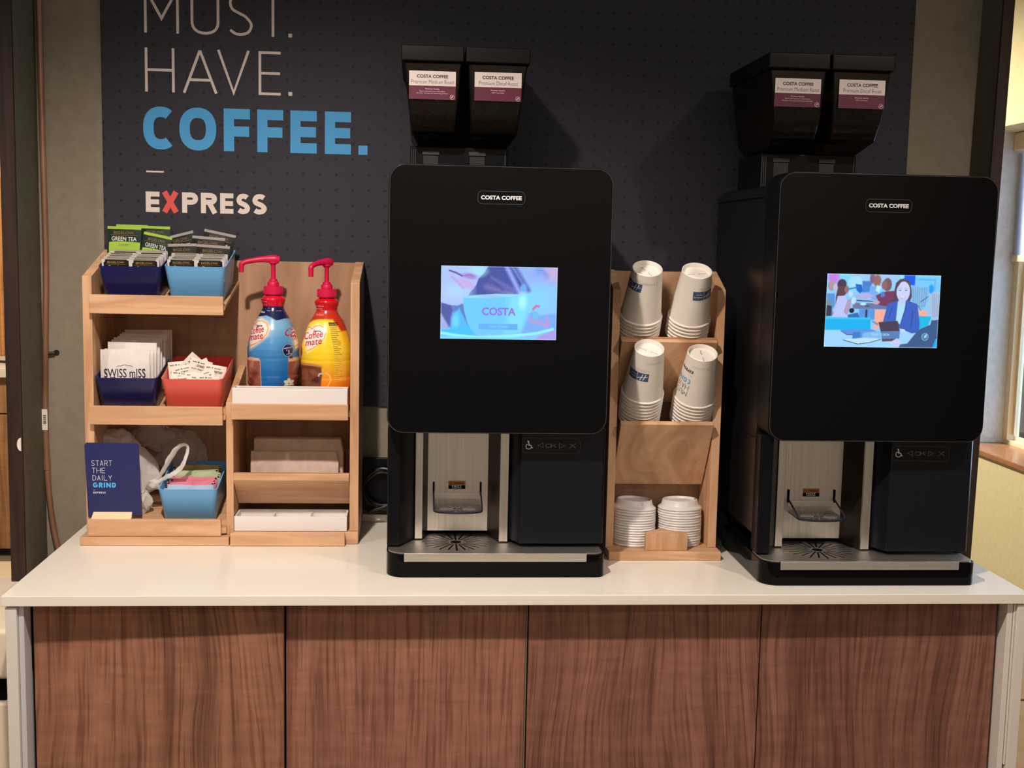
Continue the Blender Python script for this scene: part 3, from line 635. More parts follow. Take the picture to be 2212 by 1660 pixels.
        small = merge(shift(ftext('Premium Quality', lw*.30, h2*.115, .015), xc, zt_-h1-h2*.24), *( [shift(ftext('Beans selected from Colombian,', lw*.55, h2*.10), xc, zt_-h1-h2*.40), shift(ftext('Brazilian, Peruvian & Honduran growers.', lw*.67, h2*.10), xc, zt_-h1-h2*.56)] if k == 0 else [shift(ftext('100% Colombian', lw*.26, h2*.09), xc, zt_-h1-h2*.40)]))
        rr = [(xc+lw*.425+lw*.045*math.cos(a), zt_-h1-h2*.80+lw*.045*math.sin(a)) for a in np.linspace(0, 2*PI, 25)[:-1]]
        leaf = shape([(xc+lw*.40, zt_-h1-h2*.92), (xc+lw*.41, zt_-h1-h2*.78), (xc+lw*.45, zt_-h1-h2*.69), (xc+lw*.445, zt_-h1-h2*.8), (xc+lw*.42, zt_-h1-h2*.83)])
        decal('lettering', merge(small, outline(rr, .0006), leaf), F2, mat('label_pink', s2l(226,190,200), .5), hb)
    return T, d_
def screen(parent, yy, kind, dx=0, dy=0):
    if kind == 1: c = ((952.7, 573.6), (1205.2, 578.6), (1200.5, 735.2), (951.5, 731.7)); X0, X1, Y0, Y1 = 165, 2020, 190, 1355
    else: c = ((952.7, 573.6), (1205.2, 578.6), (1200.5, 735.2), (951.5, 731.7)); X0, X1, Y0, Y1 = 195, 2050, 130, 1312
    P = [U(*q, 1, MY) for q in c]; x0 = (P[0][0]+P[3][0])/2; x1 = (P[1][0]+P[2][0])/2; zt = (P[0][2]+P[1][2])/2; zb = (P[2][2]+P[3][2])/2
    nx, ny = 250, 156; gx, gy = np.meshgrid(np.linspace(X0, X1, nx+1), np.linspace(Y0, Y1, ny+1))
    if kind == 1:
        A = Paint(gx, gy, (148, 200, 255))
        A.ell(1750, 300, 420, 160, (150,180,250), 200); A.ell(1950, 270, 110, 130, (205,176,225), 160); A.ell(1700, 700, 260, 220, (136,212,255), 200)
        A.poly([(880,150),(1250,150),(1420,400),(1470,480),(1400,640),(600,660),(740,400),(850,280)], (70,84,165), 40)
        A.line([(900,520),(1300,620)], 90, (132,124,190), 90, .8); A.line([(960,380),(1330,560)], 50, (120,130,205), 70, .7); A.line([(1210,200),(1420,600)], 70, (150,168,250), 50); A.line([(1330,190),(1560,560)], 60, (92,108,195), 60); A.line([(1700,180),(1850,330)], 60, (120,140,225), 70, .6)
        A.line([(850,300),(1150,560)], 24, (60,66,140), 40, .6); A.ell(1480,530,50,70,(110,180,250),30); A.ell(1715,260,40,60,(120,170,255),40)
        A.poly([(100,100),(910,190),(850,285),(760,385),(720,500),(640,590),(590,660),(515,785),(430,825),(330,815),(100,760)], (176,200,255), 14)
        A.ell(760,260,130,90,(164,238,255),90,0,.8); A.ell(420,600,220,110,(176,216,255),120); A.ell(560,470,130,60,(205,176,240),60,25); A.ell(620,350,110,44,(170,140,220),36,8); A.line([(300,268),(400,300),(500,350)],22,(92,60,140),18); A.line([(500,350),(620,330),(680,350)],14,(150,110,200),20)
        A.line([(330,360),(430,450),(520,545)],26,(196,150,225),40,.7)
        A.poly([(100,765),(330,820),(430,825),(515,790),(580,1000),(620,1160),(100,1180)], (100,126,205), 20); A.poly([(170,780),(330,830),(350,900),(300,1160),(230,1060),(170,960)], (80,92,170), 30); A.poly([(460,860),(600,1130),(620,1200),(320,1200),(380,960)], (86,190,255), 30); A.ell(400,1060,60,120,(110,220,255),60); A.poly([(100,960),(180,960),(300,1170),(100,1220)], (165,180,240), 40)
        A.poly([(100,1230),(620,1140),(760,1290),(700,1320),(100,1300)], (72,196,255), 40)
        A.poly([(1560,940),(1640,900),(1760,960),(1990,930),(2060,960),(2060,1200),(1560,1300),(1440,1280)], (124,178,255), 40)
        A.line([(1590,1010),(1640,1060),(1780,1080),(1860,1130)],50,(190,160,225),40); A.line([(1870,1000),(1880,1120)],40,(206,150,220),40); A.ell(1680,960,50,60,(110,200,240),30)
        A.poly([(522,690),(700,650),(1040,632),(1600,632),(1605,800),(1535,1000),(1440,1260),(720,1290),(600,1120),(535,900)], (112,206,255), 8)
        A.poly([(1250,650),(1600,636),(1600,800),(1530,1000),(1440,1240),(1200,1260)], (136,232,255), 120, .8); A.ell(1470,740,60,120,(170,250,250),60); A.poly([(610,665),(1040,625),(1590,632),(1300,662),(900,690),(530,700)], (150,226,255), 14); A.ell(950,665,160,16,(176,186,240),14)
        A.line([(1600,800),(1650,760),(1720,752),(1780,775),(1810,830)],34,(130,220,245),20); A.line([(1640,860),(1690,810),(1730,815)],34,(212,110,180),24)
        A.line([(100,1250),(400,1300),(800,1330),(1300,1300),(1700,1250),(1960,1180)],46,(150,245,255),16); A.poly([(100,1320),(1640,1330),(1620,1400),(100,1400)],(110,214,255),16)
        A.poly([(1650,1365),(1760,1290),(1970,1195),(2060,1230),(2060,1400)], (176,160,238), 16)
        A.poly([(770,1100),(1398,1104),(1398,1205),(768,1198)], (100,180,252), 6); A.line([(765,1098),(1400,1102),(1400,1208),(765,1200),(765,1098)], 5, (140,220,255), 5)
        for a, bq in (((0,0),(0,1)),): pass
        A.line([(X0+6,Y0+6),(X1-6,Y0+6),(X1-6,Y1-6),(X0+6,Y1-6),(X0+6,Y0+6)], 6, (205,245,255), 10, .8)
    else:
        A = Paint(gx, gy, (140, 205, 255))
        A.poly([(150,100),(700,100),(700,420),(150,420)],(130,215,255),30); A.poly([(700,100),(1380,100),(1380,330),(700,330)],(160,205,255),40); A.poly([(1450,100),(1630,100),(1630,300),(1450,300)],(20,90,235),20); A.poly([(1640,150),(2080,150),(2080,420),(1640,420)],(120,205,255),30); A.line([(1680,200),(1960,200),(1950,420)],20,(90,175,250),20); A.ell(1900,350,40,70,(30,160,245),20); A.poly([(1385,100),(1440,100),(1420,300),(1380,300)],(150,230,255),10)
        A.ell(300,190,90,100,(200,130,235),50); A.ell(655,160,50,50,(190,180,225),30); A.ell(660,270,120,110,(165,225,255),30); A.poly([(660,290),(760,300),(790,400),(740,440),(680,390)],(20,100,210),14); A.line([(560,370),(720,340)],20,(30,120,200),14)
        A.poly([(770,240),(930,240),(900,420),(780,430)],(72,130,215),20)
        A.ell(1010,230,65,95,(150,110,100),22); A.ell(930,190,40,90,(130,100,130),20); A.poly([(900,320),(1050,320),(1010,560),(880,520)],(120,175,245),20); A.poly([(660,470),(850,420),(960,470),(900,540),(700,520)],(175,180,235),20)
        A.poly([(620,590),(1260,600),(1240,690),(640,690)],(112,120,165),10); A.poly([(690,545),(1000,560),(1000,575),(690,565)],(70,70,110),8); A.ell(800,610,50,22,(170,250,255),10); A.line([(840,643),(900,643)],12,(30,40,80),8)
        A.poly([(740,690),(1000,690),(1000,860),(740,860)],(90,150,225),20); A.line([(860,710),(860,830)],30,(30,50,90),14); A.line([(910,700),(910,860)],24,(90,160,220),10)
        A.ell(1180,290,72,105,(120,90,100),12); A.ell(1130,300,45,70,(140,105,110),16); A.poly([(1170,400),(1300,390),(1330,560),(1180,640),(1050,620),(1040,560),(1000,470),(1080,430)],(118,56,96),14); A.poly([(1080,420),(1130,400),(1150,480),(1080,500)],(80,130,215),10); A.poly([(1010,300),(1090,330),(1040,425),(990,390)],(190,240,255),8); A.ell(1010,580,60,34,(190,170,200),12)
        A.poly([(1000,700),(1190,700),(1190,900),(1000,1040)],(250,176,156),14); A.poly([(1690,700),(1860,700),(1860,790),(1690,790)],(250,176,156),14)
        A.poly([(1560,290),(1870,330),(1860,520),(1780,700),(1600,600)],(136,190,235),12)
        for i in range(7): A.line([(1600+i*38,330),(1630+i*30,640)],6,(84,120,180),6)
        A.line([(1860,470),(1740,560)],8,(20,30,60),6); A.line([(1700,620),(1750,700)],8,(20,30,60),6)
        A.poly([(150,830),(935,830),(940,1030),(150,1040)],(10,180,245),8); A.poly([(150,830),(935,830),(935,860),(150,862)],(60,200,250),10); A.poly([(1720,790),(1930,800),(1880,950),(1740,1010)],(20,190,230),14)
        A.ell(280,320,70,85,(178,150,165),14); A.ell(335,350,36,60,(205,185,220),12); A.poly([(200,450),(330,450),(340,640),(310,700),(200,600)],(90,150,220),12); A.poly([(190,550),(260,560),(330,800),(190,830)],(120,140,160),12); A.poly([(210,640),(290,650),(290,810),(205,810)],(44,54,76),12)
        A.ell(440,300,75,85,(70,56,84),12); A.poly([(380,330),(530,330),(520,440),(470,500),(400,560),(350,640),(350,500)],(96,66,74),12); A.ell(520,380,36,56,(150,110,120),10); A.poly([(380,490),(500,480),(550,600),(560,760),(560,830),(310,830),(350,640)],(190,200,255),10); A.poly([(540,560),(610,520),(590,700),(540,800),(490,740)],(176,160,190),10); A.ell(590,450,34,50,(190,225,255),8); A.ell(640,560,34,60,(190,230,255),10)
        A.poly([(560,790),(720,750),(750,830),(560,830)],(40,110,180),10); A.ell(620,720,40,40,(20,30,60),12)
        A.poly([(150,1042),(2080,1042),(2080,1400),(150,1400)],(160,215,255),8)
        A.poly([(1320,260),(1380,200),(1460,185),(1540,230),(1580,380),(1590,480),(1560,560),(1340,590),(1240,580),(1290,500),(1300,380)],(80,72,90),10)
        A.poly([(1200,600),(1370,545),(1520,540),(1690,600),(1745,920),(1740,1060),(1620,1075),(1430,1000),(1140,890)],(58,98,196),8); A.poly([(1365,560),(1500,560),(1480,700),(1420,930),(1350,880)],(176,225,255),8)
        A.ell(1445,400,110,165,(206,214,255),10); A.poly([(1380,500),(1500,500),(1490,580),(1420,640),(1375,570)],(196,206,252),8); A.ell(1392,380,20,8,(96,96,130),6); A.ell(1490,378,20,8,(96,96,130),6); A.line([(1360,356),(1378,343),(1398,341),(1416,349)],5,(130,124,150),6); A.line([(1466,348),(1484,340),(1504,342),(1518,354)],5,(130,124,150),6); A.line([(1396,478),(1414,494),(1440,502),(1466,494),(1484,478)],18,(196,140,168),6); A.line([(1402,480),(1418,490),(1440,496),(1462,490),(1478,480)],11,(252,250,255),5); A.line([(1430,440),(1440,445),(1452,440)],4,(160,160,200),6); A.line([(1340,330),(1400,230),(1450,205),(1530,260),(1570,360)],16,(86,78,96),12)
        A.line([(1500,560),(1490,700),(1440,900)],10,(34,66,150),6); A.line([(1620,700),(1600,980)],12,(34,66,150),10); A.line([(1280,640),(1230,840)],12,(40,74,160),10)
        A.poly([(1440,1000),(1500,1010),(1530,1060),(1440,1060)],(200,220,255),8)
        A.poly([(1065,900),(1380,875),(1425,1045),(1110,1050)],(72,62,84),6); A.poly([(1110,1050),(1430,1048),(1420,1165),(1135,1170)],(86,130,190),6); A.poly([(1135,1170),(1370,1165),(1330,1205),(1145,1215)],(90,74,90),6); A.poly([(960,870),(1060,920),(1060,960),(960,900)],(120,150,200),8)
        A.poly([(460,1040),(660,1020),(960,1020),(1050,1050),(900,1070),(700,1110),(560,1110)],(96,146,228),8); A.line([(460,1050),(560,1110),(660,1112)],12,(70,84,130),6); A.poly([(660,1070),(820,1060),(810,1215),(650,1195)],(54,128,205),6); A.poly([(520,1190),(900,1150),(1120,1180),(940,1240),(740,1262)],(190,230,255),6); A.line([(510,1200),(740,1262),(940,1235),(1120,1180)],10,(50,50,80),6); A.poly([(780,1050),(1110,1050),(1120,1160),(780,1160)],(110,170,240),6,.6) 
        A.poly([(1250,1240),(1380,1160),(1470,1230),(1430,1290),(1300,1260)],(200,210,250),8); A.poly([(1410,1340),(1440,1260),(1560,1240),(1680,1080),(1760,1000),(1920,930),(1940,850),(2080,840),(2080,1400),(1410,1400)],(60,92,140),8)
        A.poly([(1880,440),(1950,390),(2080,390),(2080,840),(1960,860),(1880,700)],(170,196,228),10)
        for i in range(4): A.line([(1930+i*34,430),(1960+i*26,800)],8,(130,150,180),10)
        A.ell(1845,1130,58,62,(140,205,235),5); A.ell(1845,1130,50,54,(80,120,165),5); A.poly([(1820,1150),(1840,1100),(1875,1080),(1870,1140)],(150,220,240),5); A.poly([(1970,1320),(2020,1160),(2080,1160),(2080,1330)],(30,170,245),8)
        A.line([(X0+6,Y0+6),(X1-6,Y0+6),(X1-6,Y1-6),(X0+6,Y1-6),(X0+6,Y0+6)], 6, (205,245,255), 10, .8)
    fx = np.linspace(x0, x1, nx+1); fz = np.linspace(zt, zb, ny+1)
    vs = [(a+dx, yy, c) for c in fz for a in fx]; fs = [(j*(nx+1)+i, j*(nx+1)+i+1, (j+1)*(nx+1)+i+1, (j+1)*(nx+1)+i) for j in range(ny) for i in range(nx)]
    o = MB().add(vs, fs).build('screen', attr_mat('screen_glow', 1.16), parent); set_col(o, A.C)
    S = lambda X, Y: (x0+dx+(X-X0)/(X1-X0)*(x1-x0), zt+(Y-Y0)/(Y1-Y0)*(zb-zt)); kx = (x1-x0)/(X1-X0)
    def tx(t, X, Y, w_, h_, m, bold=0.): 
        q = S(X, Y); decal('lettering', shift(ftext(t, w_*kx, h_*kx, bold), *q), lambda a, c: (a, yy-.0002, c), m, parent)
    E1 = lambda n, c: mat(n, (0,0,0), .5, emit=tuple(lin(c)), es=1.16)
    if kind == 1: tx('COSTA', 1092, 908, 540, 128, E1('glow_purple', (146,116,236)), .03); tx('TOUCH TO BEGIN', 1080, 1150, 300, 34, E1('glow_pale', (150,225,255)))
    else: tx('TOUCH TO BEGIN', 1105, 1103, 300, 36, E1('glow_white', (205,232,255)))
    return o
T1, D1 = machine()
T2 = copy_tree(T1); T2.location = T1.location + Vector((1.343-MX, .056-MY, 0)); T2['label'] = 'black coffee machine at the right end, its screen showing people in a cafe'
for T in (T1, T2): T['group'] = 'pair of coffee machines'
D2 = [o for o in KIDS(T2) if o.name.startswith('door') and not o.name.startswith('door_shell')][0]
BASE[D2.name] = BASE[D1.name]
screen(D1, MY-.0005, 1)
screen(D2, MY-.0005, 2)
# ================================================================== condiment rack (left)
ra = thing('condiment_rack', 'maple condiment rack with tiered shelves left of the coffee machines', 'rack', (.312, .46, 0))
def side(name, m, x0, x1, prof, par): return MB().prism(prof, 0, x0, x1).build(name, m, par, bev=.0008)
side('side_panel', M_mapv, .0455, .064, [(.37, .018), (.37, .537), (.545, .588), (.568, .588), (.568, .018)], ra)
side('side_panel', M_mapv, .5705, .5885, [(.37, .026), (.37, .534), (.54, .572), (.568, .572), (.568, .018)], ra)
side('divider', M_mapv, .3230, .3372, [(.37, .018), (.37, .289), (.545, .345), (.568, .345), (.568, .018)], ra)
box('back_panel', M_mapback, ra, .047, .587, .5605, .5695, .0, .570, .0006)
box('base_board', M_maph, ra, .0375, .3305, .3475, .57, .0005, .0175, .001); box('base_board', M_maph, ra, .3375, .5885, .362, .57, .0005, .0255, .001)
box('front_lip', M_maph, ra, .3335, .5625, .3445, .3565, .0005, .026, .0012)
TILT = math.radians(13); dzs = math.tan(TILT)
def sloped(x0, x1, zf, th=.008, y0=.3655, y1=.5605, m=None): return MB().prism([(y0, zf), (y1, zf+(y1-y0)*dzs), (y1, zf+(y1-y0)*dzs-th), (y0, zf-th)], 0, x0, x1).build('shelf', m or M_maph, ra, bev=.0005)
sloped(.0642, .3228, .482); MB().box(.0620, .3215, .355, .3650, .4645, .502).build('front_lip', M_maph, ra, bev=.0014)
sloped(.0642, .3228, .262); MB().box(.0590, .3185, .355, .3650, .244, .2815).build('front_lip', M_maph, ra, bev=.0014)
sloped(.0642, .3228, .033, th=.012); MB().box(.0515, .3140, .3530, .3650, .0180, .0525).build('front_lip', M_maph, ra, bev=.0014)
box('shelf', M_maph, ra, .3375, .5700, .3655, .5605, .262, .272, .0005); MB().box(.3345, .5675, .3555, .3650, .2565, .2885).build('front_lip', M_maph, ra, bev=.0014)
MB().prism([(.3645, .146), (.378, .146), (.436, .078), (.425, .071), (.3625, .132)], 0, .3375, .5700).build('napkin_guard', M_maph, ra, bev=.0018)
box('shelf', M_maph, ra, .3375, .5700, .430, .5605, .078, .086, .0005)
_zb = U(240, 1106, 1, .3665)[2]; _xl = [U(p_, q_, 1, y_)[0] for p_, q_, y_ in ((195.7, 1120, .3535), (283, 1120, .3535), (285.7, 1106, .3665), (201.8, 1106, .3665))]
tag(MB().add([(_xl[0], .3535, .0527), (_xl[1], .3535, .0527), (_xl[2], .3665, _zb), (_xl[3], .3665, _zb), (_xl[2], .3665, .0527), (_xl[3], .3665, .0527)], [(0,1,2,3), (3,2,4,5), (0,5,4,1), (1,4,2), (0,3,5)]).build('wooden_block', M_pale, bev=.0008), 'small pale wooden wedge in front of the navy card', 'block')

# ---- bins: rounded, tapering trays standing tilted on the sloped shelves
def bin_(x0, x1, yf, zrim, h, m, label, group, dep=.150, wl=.0022):
    """front rim spans x0..x1 at yf, zrim"""
    cx = (x0+x1)/2; W = x1-x0
    T = thing('plastic_bin', label, 'bin', (cx, yf, zrim), group, rot=(TILT, 0, 0), local=True)
    def ring(w0, d0, d1, z, r):
        return [(a, c, z) for a, c in rrect(-w0/2, w0/2, d0, d1, r, 5)]
    tp, tpb = .0075, .010
    R1 = ring(W, 0, dep, 0, .010); R2 = ring(W-.001, .0005, dep-.0005, -.004, .010); R3 = ring(W-2*tp, tpb*.6, dep-tpb*.6, -h+.004, .012); R4 = ring(W-2*tp-.006, tpb*.6+.004, dep-tpb*.6-.004, -h, .010)
    I1 = ring(W-2*wl, wl, dep-wl, 0, .009); I2 = ring(W-2*tp-2*wl, tpb*.6+wl, dep-tpb*.6-wl, -h+.003, .011)
    n = len(R1); V = []; F = []
    for r_ in (R4, R3, R2, R1, I1, I2): V += r_
    for j in range(5): F += [(j*n+i, j*n+(i+1) % n, (j+1)*n+(i+1) % n, (j+1)*n+i) for i in range(n)]
    F += [tuple(range(n))[::-1], tuple(range(5*n, 6*n))]
    MB().add(V, F).build('shell', m, T, smooth=True)
    MB().add(*(lambda vf: ([(a, c, .0002) for a, c in vf[0]], vf[1]))(([(p[0], p[1]) for p in R1]+[(p[0], p[1]) for p in I1], [(i, (i+1) % n, n+(i+1) % n, n+i) for i in range(n)]))).build('rim', m, T)
    return T, Matrix.Translation((cx, yf, zrim+Z0))@Matrix.Rotation(TILT, 4, 'X')
BH = .074
B1, MB1 = bin_(.0765, .1985, .369, .557, BH, M_navy, 'navy plastic bin of tea packets on the top rack shelf', 'plastic bins on the condiment rack')
B2, MB2 = bin_(.2040, .3235, .369, .559, BH, M_lblue, 'light blue plastic bin of black tea packets on the top rack shelf', 'plastic bins on the condiment rack')
B3, MB3 = bin_(.0660, .1885, .369, .3355, BH-.002, M_navy, 'navy plastic bin holding white cocoa packets on the middle shelf', 'plastic bins on the condiment rack')
B4, MB4 = bin_(.1945, .3180, .369, .3345, BH-.002, M_coral, 'coral red plastic bin of white paper packets on the middle shelf', 'plastic bins on the condiment rack')
B5, MB5 = bin_(.1865, .3045, .369, .1100, BH, M_lblue, 'light blue plastic bin of sweetener packets on the bottom shelf', 'plastic bins on the condiment rack')
for t_ in (B1, B2, B3, B4, B5): del t_['group']

# ---- packets: thin pillows
def packet_mesh(w, h, th, seal=.06, nx=6, ny=6, jag=0.):
    V, F = [], []
    for s_ in (-1, 1):
        for j in range(ny+1):
            for i in range(nx+1):
                u, v = i/nx, j/ny; b_ = (max(0, min(1, (min(u, 1-u))/.18)))*(max(0, min(1, (min(v, 1-v)-seal)/.18))); b_ = math.sin(b_*PI/2)
                V.append(((u-.5)*w, s_*(.0002+th/2*b_), v*h))
    k = (nx+1)*(ny+1)
    for s_ in range(2):
        for j in range(ny):
            for i in range(nx): a = s_*k+j*(nx+1)+i; F.append((a, a+1, a+nx+2, a+nx+1))
    edge = [i for i in range(nx+1)]+[(j)*(nx+1)+nx for j in range(1, ny+1)]+[ny*(nx+1)+i for i in range(nx-1, -1, -1)]+[j*(nx+1) for j in range(ny-1, 0, -1)]
    n = len(edge); F += [(edge[i], edge[(i+1) % n], edge[(i+1) % n]+k, edge[i]+k) for i in range(n)]
    return V, F
def packet(name, label, cat, group, m, w, h, th, M_, parts=(), seal=.06):
    """standing packet; M_ world matrix; parts = [(name, vf2d, mat)] printed on the front (-y) face"""
    T = thing(name, label, cat, (0, 0, 0), group, local=True); T.matrix_world = M_
    V, F = packet_mesh(w, h, th, seal); MB().add(V, F).build('pouch', m, T, smooth=True)
    for nme, vf, mm in parts:
        yy_ = -(th/2+.0006) if nme not in ('seal_edge',) else -.0007
        decal(nme, vf, lambda a, c: (a, yy_, c), mm, T)
    return T
def rect(x0, x1, z0, z1): return [(x0, z0), (x1, z0), (x1, z1), (x0, z1)], [(0, 1, 2, 3)]
def seal_strip(x0, x1, z0, z1, m, T): MB().box(x0, x1, -.0011, .0011, z0, z1).build('seal_edge', m, T)
def place(bm_, x, y, z, rx=0., ry=0., rz=0.): return bm_@Matrix.Translation((x, y, z))@Matrix.Rotation(math.radians(rz), 4, 'Z')@Matrix.Rotation(math.radians(ry), 4, 'Y')@Matrix.Rotation(math.radians(rx), 4, 'X')
rnd = random.Random(11)
M_tea = mat('tea_foil_black', s2l(26, 22, 19), .4, spec=.2); M_tead = mat('tea_foil_green', s2l(20, 36, 22), .4, spec=.25); M_lime = mat('tea_lime', s2l(150, 184, 50), .5)
M_seal = mat('seal_white', s2l(208, 200, 204), .5); M_gold = mat('gold_print', s2l(150, 122, 62), .45); M_lead = mat('tea_text', s2l(205, 205, 205), .5)
def tea_row(bm_, W, side_, label, group, n, first, m_=M_tea):
    """files of small tea packets lying on their long side: white seals left and right"""
    proto = None
    w, h = W, .042
    cxs = (-W*.505, W*.505)[side_]
    for i in range(n):
        y_ = .010+i*.0088; jx = (rnd.random()-.5)*.003; M_ = place(bm_, cxs+jx, y_, -.030+(rnd.random()-.5)*.002-i*.0002, rx=-4)
        if proto is None or i == 0:
            T = thing('tea_packet', label, 'tea packet', (0, 0, 0), group, local=True); T.matrix_world = M_
            V, F = packet_mesh(w, h, .0062, .0); MB().add(V, F).build('pouch', m_, T, smooth=True)
            MB().box(-w/2-.0005, -w/2+.0058, -.0012, .0012, 0, h-.0005).build('seal_edge', M_seal, T); MB().box(w/2-.0058, w/2+.0005, -.0012, .0012, 0, h-.0005).build('seal_edge', M_seal, T)
            MB().box(-w/2, w/2, -.0006, .0006, h-.0010, h+.0004).build('top_fold', mat('tea_fold', s2l(170, 162, 150), .4), T)
            proto = T
            T['label'] = label.replace('dark tea packet filed in', 'front tea packet with gold lettering in'); del T['group']
            if first:
                decal('lettering', shift(ftext('BIGELOW.', w*.62, .0042, .02), 0, h-.0062), lambda a, c: (a, -.0035, c), M_gold, T)
                decal('lettering', shift(ftext('Premium', w*.52, .0050), 0, h-.0145), lambda a, c: (a, -.0035, c), M_lead, T)
                decal('rule', rect(-w*.38, w*.38, h-.0105, h-.0101), lambda a, c: (a, -.0035, c), M_gold, T)
        else:
            c = proto.copy(); COL.objects.link(c); c.matrix_world = M_; c['label'] = label; c['group'] = group
            for ch in KIDS(proto):
                if ch.name.startswith(('lettering', 'rule')): continue
                d = ch.copy(); COL.objects.link(d); d.parent = c
tea_row(MB1, .0545, 0, 'dark tea packet filed in the left row of the top navy bin', 'tea packets in the left row of the navy bin', 11, True)
tea_row(MB1, .0545, 1, 'dark tea packet filed in the right row of the top navy bin', 'tea packets in the right row of the navy bin', 11, True)
tea_row(MB2, .0545, 0, 'dark tea packet filed in the left row of the light blue tea bin', 'tea packets in the left row of the light blue bin', 7, True)
tea_row(MB2, .0545, 1, 'dark tea packet filed in the right row of the light blue tea bin', 'tea packets in the right row of the light blue bin', 7, True)
def tall_tea(label, group, px0, px1, ptop, pbot, yv, rot, kind, texts):
    a, b_ = U(px0, ptop, 1, yv), U(px1, ptop, 1, yv); w = b_[0]-a[0]; zt = (a[2]+b_[2])/2; h = .080
    T = thing('tea_packet', label, 'tea packet', ((a[0]+b_[0])/2, yv, zt-h), group, local=True)
    T.matrix_world = Matrix.Translation(((a[0]+b_[0])/2, yv, zt-h/2+Z0))@Matrix.Rotation(math.radians(rot), 4, 'Y')@Matrix.Rotation(math.radians(-6), 4, 'X')@Matrix.Translation((0, 0, -h/2))
    V, F = packet_mesh(w, h, .004, .03); MB().add(V, F).build('pouch', M_tead if kind == 'g' else M_tea, T, smooth=True)
    MB().box(-w/2, w/2, -.0009, .0009, h-.0052, h+.0004).build('seal_edge', M_lime if kind == 'g' else mat('seal_grey', s2l(150,142,138), .5), T)
    f_ = lambda a_, c_: (a_, -.0024, c_)
    decal('lettering', shift(ftext('BIGELOW.', w*.62, .0058, .01), 0, h-.0125), f_, mat('dull_gold', s2l(110, 98, 56), .5), T); decal('rule', rect(-w*.40, w*.40, h-.0178, h-.0173), f_, M_gold, T)
    if texts: decal('lettering', shift(ftext(texts, w*(.74 if kind == 'g' else .62), .0088, .015), 0, h-.0250), f_, M_lead, T)
    if kind == 'g':
        decal('lime_panel', shape([(-w*.44, h-.062), (w*.46, h-.062), (w*.48, h-.0320), (w*.25, h-.0309), (0, h-.0303), (-w*.3, h-.0310), (-w*.44, h-.0325)]), f_, M_lime, T)
        decal('lettering', shift(ftext('CLASSIC', w*.30, .0042, .01), 0, h-.0375), lambda a_, c_: (a_, -.0025, c_), mat('olive_text', s2l(76,96,28), .5), T)
    return T
gg = 'green tea packets standing at the back of the navy bin'
tall_tea('green tea packet standing rearmost, only its lime top edge showing', None, 250, 318, 486, 0, .508, .5, 'g', None)
tall_tea('green tea packet with lime panel, upright at the left of the navy bin', None, 231, 304, 490, 0, .492, .8, 'g', 'GREEN TEA')
tall_tea('green tea packet upright behind the tilted green tea packet', None, 304, 366, 489, 0, .500, 1, 'g', None)
tall_tea('green tea packet tilted clockwise over its neighbour', None, 302, 364, 506, 0, .484, 11, 'g', 'GREEN TEA')
tall_tea('black tea packet tilted counter-clockwise, leftmost at the back of the light blue bin', None, 360, 428, 505, 0, .500, -15, 'b', 'Earl Grey')
tall_tea('black tea packet tilted clockwise, rightmost at the back of the light blue bin', None, 433, 502, 501, 0, .506, 11, 'b', 'Earl Grey')
tall_tea('black tea packet standing between the two tilted black ones', None, 412, 483, 512, 0, .490, 4, 'b', None)
tall_tea('black tea packet just above the rear left row of the light blue bin', None, 363, 425, 527, 0, .478, -2, 'b', 'Earl Grey')
tall_tea('black tea packet just above the rear right row of the light blue bin', None, 422, 494, 530, 0, .470, 3, 'b', None)

# cocoa packets
M_coco = noisy('cocoa_paper', s2l(214, 206, 200), s2l(226, 219, 214), 30, rough=.6, bump=.5, bumpdist=.002)
for i in range(9):
    w, h = .097, .108; last = i == 0
    lab = ('white cocoa packet with black lettering at the front of the navy bin', 'white cocoa packet right behind the lettered front one')[i] if i < 2 else 'plain white cocoa packet in the row behind the lettered one'
    M_ = place(MB3, -.006+i*.0030+(rnd.random()-.5)*.002, .014+i*.0135, -.066+(.005 if i < 2 else .014)+rnd.random()*.005, rx=-15, ry=(rnd.random()-.5)*2)
    T = packet('cocoa_packet', lab, 'packet', None if i < 2 else 'plain cocoa packets in the navy bin', M_coco, w, h, .008, M_, seal=.05)
    if last:
        f_ = lambda a_, c_: (a_, -.0045, c_)
        decal('lettering', shift(merge(shift(ftext('SWISS mISS', w*.84, .0180, .008), 0, 0)), 0, h-.0475), f_, ink(18, 22, 36), T)
        decal('mountains', ribbon(crom([(-.016, .0732), (-.011, .0754), (-.008, .0744), (-.004, .0767), (0, .0774), (.004, .0764), (.008, .0752), (.011, .0754), (.016, .0730)], 3), .0007), f_, ink(18, 22, 36), T)
        decal('blue_band', shape([(-w*.30, h*.36), (w*.32, h*.36), (w*.32, h*.475), (w*.18, h*.480), (w*.05, h*.457), (-w*.14, h*.450), (-w*.20, h*.485), (-w*.30, h*.485)]), f_, mat('cocoa_blue', s2l(30, 40, 100), .5), T)
        decal('lettering', shift(ftext('Hot Chocolate', w*.42, .0042, 0, .3), 0, h*.432), lambda a_, c_: (a_, -.0046, c_), M_wht, T)
